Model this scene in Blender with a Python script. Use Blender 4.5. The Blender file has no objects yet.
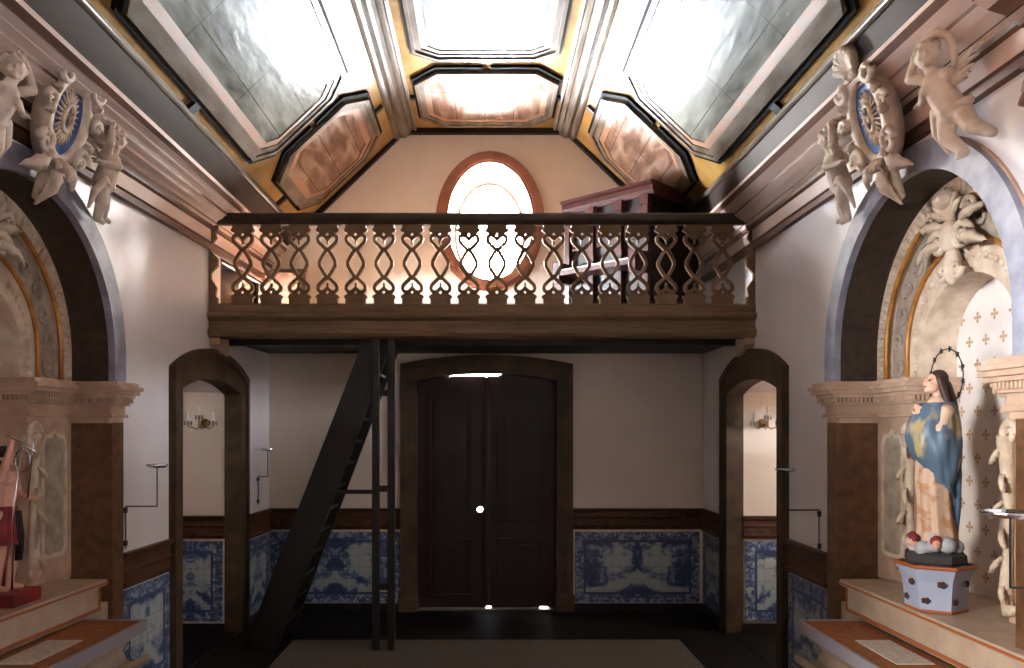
import bpy, bmesh, math, random
from mathutils import Vector, Matrix, noise
from mathutils.geometry import tessellate_polygon
random.seed(7)
PI = math.pi
scn = bpy.context.scene
col = scn.collection

# ------------------------------------------------------------------ camera
EYE = 2.15
cd = bpy.data.cameras.new('camera'); cam = bpy.data.objects.new('camera', cd); col.objects.link(cam)
cam.location = (0, 0, EYE); cam.rotation_euler = (PI/2, 0, 0)
cd.sensor_width = 36; cd.lens = 800/1024*36
cd.shift_x = 27/1024; cd.shift_y = 96/1024
cd.clip_start = .05
scn.camera = cam
UPLIGHT, SKY = 4.0, 1.0
# ------------------------------------------------------------------ world, daylight portals, exposure
w = bpy.data.worlds.new('sky'); scn.world = w; w.use_nodes = True
bg = w.node_tree.nodes['Background']
bg.inputs[1].default_value = 30
# overcast sky above, bright lower half added to throw light up at the ceiling
_N = w.node_tree.nodes; _L = w.node_tree.links
_tc = _N.new('ShaderNodeTexCoord'); _sp = _N.new('ShaderNodeSeparateXYZ'); _L.new(_tc.outputs['Generated'], _sp.inputs[0])
_mr = _N.new('ShaderNodeMapRange'); _mr.inputs[1].default_value = -.06; _mr.inputs[2].default_value = .06; _L.new(_sp.outputs[2], _mr.inputs[0])
_mx = _N.new('ShaderNodeMix'); _mx.data_type = 'RGBA'; _L.new(_mr.outputs[0], _mx.inputs[0])
_mx.inputs[6].default_value = (UPLIGHT*.84, UPLIGHT*.92, UPLIGHT*1.0, 1); _mx.inputs[7].default_value = (SKY*.97, SKY*.95, SKY*.9, 1)
_L.new(_mx.outputs[2], bg.inputs[0])
def portal(loc, rot, sx, sy):
    l = bpy.data.lights.new('portal', 'AREA'); l.shape = 'RECTANGLE'; l.size = sx; l.size_y = sy
    l.cycles.is_portal = True
    o = bpy.data.objects.new('portal', l); col.objects.link(o); o.location = loc; o.rotation_euler = rot
portal((.06, 10.3, 4.63), (-PI/2, 0, 0), 1.1, 1.5)          # oval window
portal((-3.75, .9, 2.55), (0, -PI/2, 0), 1.4, 1.7)            # unseen window added in the left wall
portal((4.70, 7.455, 2.15), (0, PI/2, 0), .5, .4)            # daylight opening added to the right side room
portal((-3.32, 8.55, 3.65), (0, -PI/2, 0), 1.45, 1.95)            # low window added in the left gallery wall
scn.view_settings.view_transform = 'Standard'; scn.view_settings.look = 'None'
scn.view_settings.gamma = 1; scn.view_settings.use_curve_mapping = False
scn.view_settings.exposure = 2.5

# ------------------------------------------------------------------ helpers
XF = Matrix.Identity(4)
ORG = {}
def tag(o, label=None, cat=None, group=None, kind=None):
    if label: o['label'] = label
    if cat: o['category'] = cat
    if group: o['group'] = group
    if kind: o['kind'] = kind
    return o
def thing(name, base, label, cat, group=None, kind=None):
    o = bpy.data.objects.new(name, None); col.objects.link(o)
    p = XF @ Vector(base); o.location = p; o.empty_display_size = .1
    ORG[o.name] = p
    return tag(o, label, cat, group, kind)
def obj(name, bm, mat, parent=None, smooth=False, label=None, normals=True, mods=None):
    bm.transform(XF)
    if normals: bmesh.ops.recalc_face_normals(bm, faces=bm.faces[:])
    if parent is not None: og = ORG[parent.name]
    else:
        xs = [v.co.x for v in bm.verts]; ys = [v.co.y for v in bm.verts]; zs = [v.co.z for v in bm.verts]
        og = Vector(((min(xs)+max(xs))/2, (min(ys)+max(ys))/2, min(zs)))
    bmesh.ops.translate(bm, verts=bm.verts[:], vec=-og)
    if smooth:
        for f in bm.faces: f.smooth = True
    me = bpy.data.meshes.new(name); bm.to_mesh(me); bm.free()
    if isinstance(mat, (list, tuple)):
        for m in mat: me.materials.append(m)
    else: me.materials.append(mat)
    o = bpy.data.objects.new(name, me); col.objects.link(o)
    if parent is not None: o.parent = parent
    else: o.location = og
    ORG[o.name] = og
    if label: o['label'] = label
    if mods:
        vx, it = mods
        r = o.modifiers.new('r', 'REMESH'); r.mode = 'VOXEL'; r.voxel_size = vx; r.use_smooth_shade = True
        s = o.modifiers.new('s', 'SMOOTH'); s.factor = .5; s.iterations = it
    return o
def struct(name, bm, mat, **k): return tag(obj(name, bm, mat, **k), kind='structure')
B = bmesh.new
def box(bm, x0, x1, y0, y1, z0, z1, bev=0):
    vs = [bm.verts.new((x, y, z)) for x in (x0, x1) for y in (y0, y1) for z in (z0, z1)]
    fs = [bm.faces.new([vs[i] for i in q]) for q in ((0,1,3,2),(4,6,7,5),(0,4,5,1),(2,3,7,6),(0,2,6,4),(1,5,7,3))]
    if bev:
        es = list({e for f in fs for e in f.edges})
        bmesh.ops.bevel(bm, geom=es, offset=bev, segments=2, affect='EDGES', profile=.5)
    return vs
def bx(x0, x1, y0, y1, z0, z1, bev=0):
    bm = B(); box(bm, x0, x1, y0, y1, z0, z1, bev); return bm
def ext(bm, poly, f0, f1):
    """solid between poly mapped by f0 and by f1"""
    a = [bm.verts.new(f0(*p)) for p in poly]; b = [bm.verts.new(f1(*p)) for p in poly]
    n = len(poly); bm.faces.new(a); bm.faces.new(b[::-1])
    for i in range(n): bm.faces.new((a[i], a[(i+1)%n], b[(i+1)%n], b[i]))
def ext_y(bm, poly, y0, y1): ext(bm, poly, lambda x,z:(x,y0,z), lambda x,z:(x,y1,z))
def ext_x(bm, poly, x0, x1): ext(bm, poly, lambda y,z:(x0,y,z), lambda y,z:(x1,y,z))
def ext_z(bm, poly, z0, z1): ext(bm, poly, lambda x,y:(x,y,z0), lambda x,y:(x,y,z1))
def tube(bm, pts, r, n=8, cap=True, closed=False):
    pts = [Vector(p) for p in pts]
    if not isinstance(r, (list, tuple)): r = [r]*len(pts)
    rings = []; N = len(pts); up = None
    for i, p in enumerate(pts):
        if closed: t = (pts[(i+1)%N]-pts[i-1]).normalized()
        else: t = (pts[min(i+1, N-1)]-pts[max(i-1, 0)]).normalized()
        if up is None:
            up = Vector((0,0,1)) if abs(t.z) < .9 else Vector((1,0,0))
        s = t.cross(up)
        if s.length < 1e-4: s = t.orthogonal()
        s.normalize(); up = s.cross(t).normalized()
        rings.append([bm.verts.new(p+(s*math.cos(2*PI*k/n)+up*math.sin(2*PI*k/n))*r[i]) for k in range(n)])
    for i in range(N if closed else N-1):
        a, b = rings[i], rings[(i+1)%N]
        for k in range(n): bm.faces.new((a[k], a[(k+1)%n], b[(k+1)%n], b[k]))
    if cap and not closed:
        bm.faces.new(rings[0][::-1]); bm.faces.new(rings[-1])
def lathe(bm, prof, c=(0,0,0), n=24, ax='z'):
    rings = []
    for r, h in prof:
        ring = []
        for k in range(n):
            a = 2*PI*k/n; x, y = r*math.cos(a), r*math.sin(a)
            q = (x, y, h) if ax == 'z' else ((h, x, y) if ax == 'x' else (x, h, y))
            ring.append(bm.verts.new(Vector(q)+Vector(c)))
        rings.append(ring)
    for a, b in zip(rings, rings[1:]):
        for k in range(n): bm.faces.new((a[k], a[(k+1)%n], b[(k+1)%n], b[k]))
    bm.faces.new(rings[0][::-1]); bm.faces.new(rings[-1])
def ell(bm, c, r, rot=None, seg=16):
    if not isinstance(r, (list, tuple)): r = (r, r, r)
    M = Matrix.Translation(Vector(c)) @ (rot.to_4x4() if rot else Matrix.Identity(4)) @ Matrix.Diagonal((*r, 1))
    bmesh.ops.create_uvsphere(bm, u_segments=seg, v_segments=max(6, seg*2//3), radius=1, matrix=M)
def cap(bm, p0, p1, r0, r1, n=12):
    p0, p1 = Vector(p0), Vector(p1); L = (p1-p0)
    if L.length < 1e-5: return
    tube(bm, [p0+L*t for t in (0, .33, .66, 1)], [r0, r0*.67+r1*.33, r0*.33+r1*.67, r1], n)
    ell(bm, p0, r0, seg=12); ell(bm, p1, r1, seg=12)
def limb(bm, pts, rs):
    for a, b, ra, rb in zip(pts, pts[1:], rs, rs[1:]): cap(bm, a, b, ra, rb)
def rx(a): return Matrix.Rotation(a, 3, 'X')
def ry(a): return Matrix.Rotation(a, 3, 'Y')
def rz(a): return Matrix.Rotation(a, 3, 'Z')
def inset(poly, d):
    n = len(poly); out = []
    A = sum(poly[i][0]*poly[(i+1)%n][1]-poly[(i+1)%n][0]*poly[i][1] for i in range(n))
    s = 1 if A > 0 else -1
    for i in range(n):
        p0, p1, p2 = [Vector(poly[k % n]) for k in (i-1, i, i+1)]
        e1 = (p1-p0).normalized(); e2 = (p2-p1).normalized()
        n1 = Vector((-e1.y, e1.x))*s; n2 = Vector((-e2.y, e2.x))*s
        b = (n1+n2); b /= max(.2, b.dot(n1)); out.append(tuple(p1+b*d))
    return out
def ringsolid(bm, outer, inner, f0, f1, op=False):
    n = len(outer)
    o0 = [bm.verts.new(f0(*p)) for p in outer]; i0 = [bm.verts.new(f0(*p)) for p in inner]
    o1 = [bm.verts.new(f1(*p)) for p in outer]; i1 = [bm.verts.new(f1(*p)) for p in inner]
    if op:
        for k in (0, n-1): bm.faces.new((o0[k], i0[k], i1[k], o1[k]))
    for k in range(n-1 if op else n):
        j = (k+1) % n
        bm.faces.new((o0[k], o0[j], i0[j], i0[k])); bm.faces.new((o1[j], o1[k], i1[k], i1[j]))
        bm.faces.new((o0[j], o0[k], o1[k], o1[j])); bm.faces.new((i0[k], i0[j], i1[j], i1[k]))
def holed(bm, outer, holes, f0, f1):
    """slab with holes; holes = list of (front loop, back loop)"""
    lf = [outer]+[h[0] for h in holes]; lb = [outer]+[h[1] for h in holes]
    flat = []
    for L, f in ((lf, f0), (lb, f1)):
        vs = [bm.verts.new(f(*p)) for l in L for p in l]; flat.append(vs)
        for t in tessellate_polygon([[Vector((p[0], p[1], 0)) for p in l] for l in L]):
            try: bm.faces.new([vs[i] for i in t])
            except ValueError: pass
    k = 0
    for l in lf:
        n = len(l)
        for i in range(n):
            a, b = k+i, k+(i+1) % n
            bm.faces.new((flat[0][a], flat[0][b], flat[1][b], flat[1][a]))
        k += n
def oval(cx, cz, a, b, n=40): return [(cx+a*math.cos(2*PI*i/n), cz+b*math.sin(2*PI*i/n)) for i in range(n)]
def archloop(hw, z0, zs, zt, n=20, c=0):
    """door-like outline: straight to zs, then ellipse arc up to zt"""
    p = [(c-hw, z0)]
    for i in range(n+1):
        a = PI-PI*i/n; p.append((c+hw*math.cos(a), zs+(zt-zs)*math.sin(a)))
    p.append((c+hw, z0)); return p
def segarch(hw, z0, zs, zt, n=16, c=0):
    """segmental (flat) arch top"""
    h = zt-zs; R = (hw*hw+h*h)/(2*h); a0 = math.asin(hw/R)
    p = [(c-hw, z0)]
    for i in range(n+1):
        a = -a0+2*a0*i/n; p.append((c+R*math.sin(a), zt-R+R*math.cos(a)))
    p.append((c+hw, z0)); return p

# ------------------------------------------------------------------ materials
def lin(c):
    return tuple((x/255/12.92 if x/255 <= .04045 else ((x/255+.055)/1.055)**2.4) for x in c)+(1,)
def mat(name, c, rough=.6, c2=None, sc=6, det=4, bump=0, bsc=None, spec=.5, metal=0, stretch=(1,1,1), lo=.35, hi=.65, wave=None, coat=0):
    m = bpy.data.materials.new(name); m.use_nodes = True; nt = m.node_tree; N = nt.nodes; L = nt.links
    p = N['Principled BSDF']; p.inputs['Roughness'].default_value = rough; p.inputs['Metallic'].default_value = metal
    p.inputs['Specular IOR Level'].default_value = spec; p.inputs['Coat Weight'].default_value = coat; p.inputs['Coat Roughness'].default_value = .15
    p.inputs['Base Color'].default_value = lin(c)
    tc = N.new('ShaderNodeTexCoord'); mp = N.new('ShaderNodeMapping'); mp.inputs['Scale'].default_value = stretch
    L.new(tc.outputs['Object'], mp.inputs['Vector'])
    if c2:
        nz = N.new('ShaderNodeTexNoise'); nz.inputs['Scale'].default_value = sc; nz.inputs['Detail'].default_value = det
        L.new(mp.outputs[0], nz.inputs['Vector'])
        cr = N.new('ShaderNodeValToRGB'); cr.color_ramp.elements[0].position = lo; cr.color_ramp.elements[1].position = hi
        cr.color_ramp.elements[0].color = lin(c); cr.color_ramp.elements[1].color = lin(c2)
        L.new(nz.outputs['Fac'], cr.inputs[0]); L.new(cr.outputs[0], p.inputs['Base Color'])
    if bump:
        nb = N.new('ShaderNodeTexNoise'); nb.inputs['Scale'].default_value = bsc or sc; nb.inputs['Detail'].default_value = 5
        L.new(mp.outputs[0], nb.inputs['Vector'])
        b = N.new('ShaderNodeBump'); b.inputs['Strength'].default_value = bump; b.inputs['Distance'].default_value = .02
        L.new(nb.outputs['Fac'], b.inputs['Height']); L.new(b.outputs[0], p.inputs['Normal'])
    return m
M = {}
M['plaster'] = mat('plaster', (212,203,203), .32, (226,219,222), 1.3, bump=.4, bsc=3.0, stretch=(1,1,.3), spec=.9)
M['plaster_back'] = mat('plaster_back', (214,195,178), .7, (220,203,188), 1.5)
M['niche'] = mat('niche_plaster', (222,212,204), .6, (205,192,186), 3)
M['rose'] = mat('painted_cornice', (198,168,154), .5, (218,196,186), 3, stretch=(1,.3,1), bump=.1, bsc=12)
M['umber'] = mat('umber_moulding', (92,62,48), .5, (122,84,66), 6, stretch=(1,.3,1))
M['beam'] = mat('dark_beam', (50,37,30), .6, (68,50,40), 5, stretch=(1,.2,1), spec=.2)
M['ochre'] = mat('ochre_ceiling', (134,100,52), .32, (158,124,72), 4, bump=.15, bsc=14, spec=.1)
M['silver'] = mat('silvered_moulding', (118,106,94), .3, (84,70,58), 8, stretch=(1,.3,1), spec=.1)
M['orange'] = mat('orange_band', (150,96,62), .4, (128,104,84), 7)
M['black'] = mat('black_strip', (12,10,8), .8, spec=.08)
M['wood'] = mat('gallery_wood', (126,98,70), .55, (104,80,56), 5, stretch=(.4,4,4), spec=.3)
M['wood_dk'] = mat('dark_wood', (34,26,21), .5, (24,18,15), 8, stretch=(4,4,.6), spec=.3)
M['door'] = mat('door_wood', (44,20,16), .5, (34,16,13), 6, stretch=(4,4,.5), spec=.3)
M['frame'] = mat('door_frame_paint', (84,64,44), .6, (64,48,34), 5, spec=.3)
M['trimwood'] = mat('dado_wood', (84,52,30), .5, (60,38,24), 7, stretch=(2,.5,4), spec=.3)
M['floor'] = mat('floor_wood', (24,18,15), .7, (17,13,11), 5, stretch=(6,.8,1), spec=.12)
M['rug'] = mat('rug', (88,76,64), .95, (74,64,54), 40)
M['winring'] = mat('window_ring', (150,92,62), .5, (130,76,52), 6)
M['bluestone'] = mat('bluestone', (116,116,130), .42, (152,150,162), 7, bump=.15, bsc=14)
M['marble'] = mat('brown_marble', (112,76,48), .4, (84,56,38), 14, bump=.1, bsc=20)
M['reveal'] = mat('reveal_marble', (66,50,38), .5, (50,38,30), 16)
M['stucco'] = mat('stucco', (216,196,174), .6, (186,160,136), 9, bump=.5, bsc=30)
M['stucco_grey'] = mat('stucco_grey', (176,158,142), .55, (144,126,110), 10, bump=.4, bsc=24)
M['gilt'] = mat('gilt', (196,136,62), .4, (160,100,44), 10, metal=.3)
M['cross'] = mat('cross_paint', (176,140,104), .6)
M['stone'] = mat('cornice_stone', (188,156,132), .5, (166,134,112), 7)
M['shelf'] = mat('altar_shelf', (186,166,146), .5, (170,146,126), 6)
M['rust'] = mat('rust_line', (160,86,44), .5)
M['tabletop'] = mat('tabletop_cloth', (150,90,46), .8, (128,74,36), 20)
M['lace'] = mat('white_lace', (206,194,182), .9, (178,164,150), 40)
M['lilac'] = mat('lilac_edge', (150,142,150), .5)
M['putto'] = mat('putto_plaster', (222,206,190), .6, (196,172,154), 12, bump=.15, bsc=30)
M['blue'] = mat('blue_enamel', (58,92,150), .4, (90,120,180), 10)
M['pale_blue'] = mat('pale_blue', (150,170,200), .5)
M['ped'] = mat('pedestal_blue', (156,162,184), .5, (168,174,194), 5)
M['flower'] = mat('flower_dark', (70,42,40), .7)
M['skin'] = mat('painted_skin', (214,160,136), .45)
M['lips'] = mat('painted_lips', (150,60,55), .5)
M['eye'] = mat('painted_eye', (36,26,24), .4)
M['hair'] = mat('hair', (66,38,28), .6, (50,28,22), 20, stretch=(6,6,1))
M['robe'] = mat('robe', (198,164,140), .55, (180,132,96), 14, lo=.52, hi=.6)
M['mantle'] = mat('mantle', (80,98,116), .45, (166,146,104), 7, lo=.53, hi=.62, stretch=(1,1,.6))
M['cloud'] = mat('cloud', (176,176,182), .6, (150,150,160), 8)
M['dkbase'] = mat('dark_base', (52,48,46), .6)
M['red'] = mat('red_cloth', (150,38,44), .6, (96,28,32), 9)
M['blackcloth'] = mat('black_cloth', (28,24,24), .7)
M['metal'] = mat('silver_metal', (200,200,205), .25, metal=1)
M['iron'] = mat('iron', (54,52,54), .4, metal=.8)
M['brass'] = mat('brass', (150,120,70), .3, metal=1)
M['organ'] = mat('organ_wood', (76,32,26), .35, (52,24,20), 7, stretch=(3,3,.7))
M['organ_dk'] = mat('organ_dark', (28,18,18), .4)
M['ivory'] = mat('ivory', (225,220,205), .4)
M['orangewood'] = mat('orange_wood', (112,72,46), .55, (96,60,38), 6)
def glassmat():
    m = bpy.data.materials.new('thin_glass'); m.use_nodes = True; N = m.node_tree.nodes; L = m.node_tree.links
    N.remove(N['Principled BSDF']); t = N.new('ShaderNodeBsdfTransparent'); g = N.new('ShaderNodeBsdfGlossy'); g.inputs['Roughness'].default_value = .02
    x = N.new('ShaderNodeMixShader'); fr = N.new('ShaderNodeFresnel'); L.new(fr.outputs[0], x.inputs[0]); L.new(t.outputs[0], x.inputs[1]); L.new(g.outputs[0], x.inputs[2])
    L.new(x.outputs[0], N['Material Output'].inputs[0]); return m
M['glass'] = glassmat()
def crystal():
    m = mat('crystal', (235,235,240), .05); m.node_tree.nodes['Principled BSDF'].inputs['Transmission Weight'].default_value = .85; return m
M['crystal'] = crystal()
def boards(name, c1, c2, c3, rough=.28, sc=2.2, spec=.03):
    """painted ceiling boards: joints across, dark streaks"""
    m = bpy.data.materials.new(name); m.use_nodes = True; nt = m.node_tree; N = nt.nodes; L = nt.links
    p = N['Principled BSDF']; tc = N.new('ShaderNodeTexCoord')
    mp = N.new('ShaderNodeMapping'); mp.inputs['Scale'].default_value = (2.4, .7, 1); L.new(tc.outputs['UV'], mp.inputs[0])
    nz = N.new('ShaderNodeTexNoise'); nz.inputs['Scale'].default_value = sc; nz.inputs['Detail'].default_value = 6; nz.inputs['Distortion'].default_value = .6
    L.new(mp.outputs[0], nz.inputs['Vector'])
    cr = N.new('ShaderNodeValToRGB'); e = cr.color_ramp.elements; e[0].position = .3; e[0].color = lin(c1); e[1].position = .7; e[1].color = lin(c3)
    q = e.new(.5); q.color = lin(c2); L.new(nz.outputs['Fac'], cr.inputs[0])
    br = N.new('ShaderNodeTexBrick'); br.inputs['Scale'].default_value = 1; br.inputs['Mortar Size'].default_value = .006
    br.inputs['Brick Width'].default_value = .32; br.inputs['Row Height'].default_value = 1.05; br.offset = 0
    br.inputs['Color1'].default_value = (1,1,1,1); br.inputs['Color2'].default_value = (.86,.86,.86,1); br.inputs['Mortar'].default_value = (.35,.33,.3,1)
    L.new(tc.outputs['UV'], br.inputs['Vector'])
    mx = N.new('ShaderNodeMix'); mx.data_type = 'RGBA'; mx.blend_type = 'MULTIPLY'; mx.inputs[0].default_value = 1
    L.new(cr.outputs[0], mx.inputs[6]); L.new(br.outputs['Color'], mx.inputs[7]); L.new(mx.outputs[2], p.inputs['Base Color'])
    p.inputs['Roughness'].default_value = rough; p.inputs['Specular IOR Level'].default_value = spec
    b = N.new('ShaderNodeBump'); b.inputs['Strength'].default_value = .25; b.inputs['Distance'].default_value = .02
    n2 = N.new('ShaderNodeTexNoise'); n2.inputs['Scale'].default_value = 5; L.new(mp.outputs[0], n2.inputs['Vector'])
    L.new(n2.outputs['Fac'], b.inputs['Height']); L.new(b.outputs[0], p.inputs['Normal'])
    return m
M['panel_grey'] = boards('panel_grey', (60,55,47), (108,106,96), (140,138,128))
M['panel_brown'] = boards('panel_brown', (80,58,46), (124,94,78), (156,138,126), sc=3)
M['panel_mid'] = boards('panel_mid', (80,76,72), (112,110,108), (130,130,132), spec=.12)
def azulejo(name, hw, hh, seed=0):
    m = bpy.data.materials.new(name); m.use_nodes = True; nt = m.node_tree; N = nt.nodes; L = nt.links
    p = N['Principled BSDF']; p.inputs['Roughness'].default_value = .4
    tc = N.new('ShaderNodeTexCoord'); sp = N.new('ShaderNodeSeparateXYZ'); L.new(tc.outputs['UV'], sp.inputs[0])
    def mth(op, a, b=None, c=None):
        n = N.new('ShaderNodeMath'); n.operation = op
        for i, v in enumerate((a, b, c)):
            if v is None: continue
            if isinstance(v, (int, float)): n.inputs[i].default_value = v
            else: L.new(v, n.inputs[i])
        return n.outputs[0]
    au = mth('ABSOLUTE', sp.outputs[0]); av = mth('ABSOLUTE', sp.outputs[1])
    cb = N.new('ShaderNodeCombineXYZ'); L.new(au, cb.inputs[0]); L.new(sp.outputs[1], cb.inputs[1]); cb.inputs[2].default_value = seed
    n1 = N.new('ShaderNodeTexNoise'); n1.inputs['Scale'].default_value = 4.2; n1.inputs['Detail'].default_value = 2; n1.inputs['Distortion'].default_value = 1.6
    n2 = N.new('ShaderNodeTexNoise'); n2.inputs['Scale'].default_value = 19; n2.inputs['Detail'].default_value = 3; n2.inputs['Distortion'].default_value = 1
    L.new(cb.outputs[0], n1.inputs['Vector']); L.new(cb.outputs[0], n2.inputs['Vector'])
    # distance to the panel edge -> border
    e = mth('MINIMUM', mth('SUBTRACT', hw, au), mth('SUBTRACT', hh, av))
    border = mth('LESS_THAN', e, .11)
    line = mth('MULTIPLY', mth('LESS_THAN', e, .125), mth('GREATER_THAN', e, .10))
    # swag of scrollwork: rings around points and an arched band
    dx = mth('SUBTRACT', au, hw*.42); dy = mth('SUBTRACT', sp.outputs[1], hh*.18)
    d = mth('SQRT', mth('ADD', mth('MULTIPLY', dx, dx), mth('MULTIPLY', dy, dy)))
    blob = mth('MAXIMUM', mth('SUBTRACT', 1, mth('MULTIPLY', d, 3.4)), 0)
    y2 = mth('ADD', sp.outputs[1], mth('ADD', hh*.55, mth('MULTIPLY', mth('COSINE', mth('MULTIPLY', au, 4.5/hw)), -.09)))
    band = mth('MAXIMUM', mth('SUBTRACT', 1, mth('MULTIPLY', mth('ABSOLUTE', y2), 9)), 0)
    v = mth('ADD', mth('MULTIPLY', n1.outputs['Fac'], .75), mth('MULTIPLY', mth('SUBTRACT', n2.outputs['Fac'], .5), .45))
    v = mth('ADD', v, mth('MULTIPLY', mth('MAXIMUM', blob, band), .33))
    vb = mth('SUBTRACT', mth('ADD', mth('MULTIPLY', n2.outputs['Fac'], .8), mth('MULTIPLY', n1.outputs['Fac'], .2)), .06)
    mxv = N.new('ShaderNodeMix'); L.new(border, mxv.inputs[0]); L.new(v, mxv.inputs[2]); L.new(vb, mxv.inputs[3])
    cr = N.new('ShaderNodeValToRGB'); el = cr.color_ramp.elements
    el[0].position = .34; el[0].color = lin((54,66,104)); el[1].position = .58; el[1].color = lin((176,180,176))
    q = el.new(.44); q.color = lin((84,98,136)); q = el.new(.5); q.color = lin((134,146,164))
    L.new(mxv.outputs[0], cr.inputs[0])
    m2 = N.new('ShaderNodeMix'); m2.data_type = 'RGBA'; L.new(line, m2.inputs[0]); L.new(cr.outputs[0], m2.inputs[6]); m2.inputs[7].default_value = lin((52,66,106))
    br = N.new('ShaderNodeTexBrick'); br.offset = 0; br.inputs['Scale'].default_value = 1; br.inputs['Mortar Size'].default_value = .002
    br.inputs['Brick Width'].default_value = .14; br.inputs['Row Height'].default_value = .14
    br.inputs['Color1'].default_value = (1,1,1,1); br.inputs['Color2'].default_value = (.9,.9,.9,1); br.inputs['Mortar'].default_value = (.45,.45,.5,1)
    L.new(tc.outputs['UV'], br.inputs['Vector'])
    m3 = N.new('ShaderNodeMix'); m3.data_type = 'RGBA'; m3.blend_type = 'MULTIPLY'; m3.inputs[0].default_value = 1
    L.new(m2.outputs[2], m3.inputs[6]); L.new(br.outputs['Color'], m3.inputs[7]); L.new(m3.outputs[2], p.inputs['Base Color'])
    return m
def uvbox(bm, fn):
    uv = bm.loops.layers.uv.new('UVMap')
    for f in bm.faces:
        for l in f.loops: l[uv].uv = fn(l.vert.co)

# ------------------------------------------------------------------ side frames: local (d into the wall, u along the nave, z)
YB = 9.52; YG = 7.69; Y0 = -3.2
SX = {'right': 2.6, 'left': 2.57}
def side(s, yc):
    if s == 'right': return Matrix(((1,0,0,2.6),(0,1,0,yc),(0,0,1,0),(0,0,0,1)))
    return Matrix(((-1,.05,0,-(2.57+.05*(YB-yc))),(0,1,0,yc),(0,0,1,0),(0,0,0,1)))

# ================================================================== SHELL
bm = bx(-3.4, 3.2, Y0-.1, YB+.7, -.1, 0); struct('floor', bm, M['floor'])
# back wall with the oval window and the door opening
WC = (.06, 4.63)
bm = B()
dl = segarch(.84, .001, 2.74, 2.83, c=.02)
holed(bm, [(-3.2,0),(3.2,0),(3.2,6.2),(-3.2,6.2)],
      [(oval(*WC, .51, .70), oval(WC[0], 4.63, .44, .65)), (dl, dl)],
      lambda x,z:(x,YB,z), lambda x,z:(x,YB+.7,z))
struct('wall_back', bm, M['plaster_back'])
AY = 4.86; DY = 7.755
for s in ('left', 'right'):
    XF = side(s, 0); bm = B()
    holes = []
    ar = archloop(1.07, 0.3, 2.68, 3.77, c=AY); holes.append((ar, ar))
    dr = segarch(.745, .001, 2.55, 2.68, c=DY); holes.append((dr, dr))
    if s == 'left':
        gr = [(8.0,3.25),(9.3,3.25),(9.3,3.87),(8.0,3.87)]; holes.append((gr, [(7.6,2.95),(9.5,2.95),(9.5,4.35),(7.6,4.35)]))
        wr = [(0.1,1.9),(1.7,1.9),(1.7,3.2),(.1,3.2)]; holes.append((wr, wr))
    holed(bm, [(Y0,0),(YB,0),(YB,4.6),(Y0,4.6)], holes, lambda y,z:(0,y,z), lambda y,z:((.14 if False else .62),y,z))
    struct('wall_'+s, bm, M['plaster'])
XF = Matrix.Identity(4)
struct('wall_front', bx(-3.4, 3.2, Y0-.1, Y0, 0, 6.2), M['plaster'])
# ceiling: flat centre and two slopes, closed above
bm = B()
prof = [(-2.25,4.5),(-.95,5.72),(.95,5.72),(2.25,4.5),(3.3,4.5),(3.3,6.1),(-3.6,6.1),(-3.6,4.5)]
ext_y(bm, prof, Y0, YB)
struct('ceiling', bm, M['ochre'])
tag(obj('ground_light_block', bx(-40,-3.6,-20,5.5,-.3,-.1), mat('warm_block', (128,92,62), .9, (106,78,54), 3)), kind='structure')  # unseen slab added to cut upward light from the left; warm tint for bounce
tag(obj('ground_light_block', bx(4.8,40,-20,30,-.3,-.1), bpy.data.materials['warm_block']), kind='structure')  # same kind of added slab, keeps upward light out of the right room
# window_1 : oval
XF = Matrix.Identity(4)
wn = thing('window_1', (WC[0], YB, 3.9), None, None, kind='structure')
bm = B()
for (a, b, a2, b2, y) in ((.645,.83,.60,.785,.03),(.60,.785,.535,.72,.055),(.535,.72,.505,.695,.03)):
    ringsolid(bm, oval(*WC,a,b,56), oval(*WC,a2,b2,56), lambda x,z:(x,YB+.02,z), lambda x,z,y=y:(x,YB-y,z))
obj('window_frame', bm, M['winring'], wn)
bm = B(); ringsolid(bm, oval(*WC,.445,.655,48), oval(*WC,.415,.625,48), lambda x,z:(x,YB+.63,z), lambda x,z:(x,YB+.67,z))
g = obj('sash', bm, M['winring'], wn)
bm = B(); ext_y(bm, oval(*WC,.42,.63,48), YB+.645, YB+.65); obj('pane', bm, M['glass'], g)
bm = B(); tube(bm, [(WC[0], YB+.65, 4.0),(WC[0], YB+.65, 5.26)], .008); tube(bm, [(WC[0]-.42, YB+.65, 4.63),(WC[0]+.42, YB+.65, 4.63)], .008)
obj('glazing_bar', bm, M['iron'], g)
# added_window_2 : unseen window added beside the camera to light the nave
XF = side('left', 0)
wn = thing('added_window_2', (.3, .9, 2.0), None, None, kind='structure')
bm = B(); o_ = [(0.1,1.9),(1.7,1.9),(1.7,3.2),(.1,3.2)]
ringsolid(bm, inset(o_, 0), inset(o_, .06), lambda y,z:(.4,y,z), lambda y,z:(.46,y,z)); box(bm, .4, .45, .88, .92, 1.95, 3.15)
f = obj('window_frame', bm, M['frame'], wn); obj('pane', bx(.42,.425,.15,1.65,1.95,3.15), M['glass'], f)

# added_window_3 : made-up low gallery window, added to brighten the upper back wall
XF = side('left', 0)
wn = thing('added_window_3', (.3, 8.5, 3.4), None, None, kind='structure')
bm = B(); o_ = [(8.0,3.25),(9.3,3.25),(9.3,3.87),(8.0,3.87)]
ringsolid(bm, inset(o_, 0), inset(o_, .03), lambda y,z:(.0,y,z), lambda y,z:(.05,y,z)); box(bm, .01, .04, 8.635, 8.665, 3.28, 3.84)
f = obj('window_frame', bm, M['frame'], wn); obj('pane', bx(.02,.025,8.03,9.27,3.28,3.84), M['glass'], f)

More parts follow.
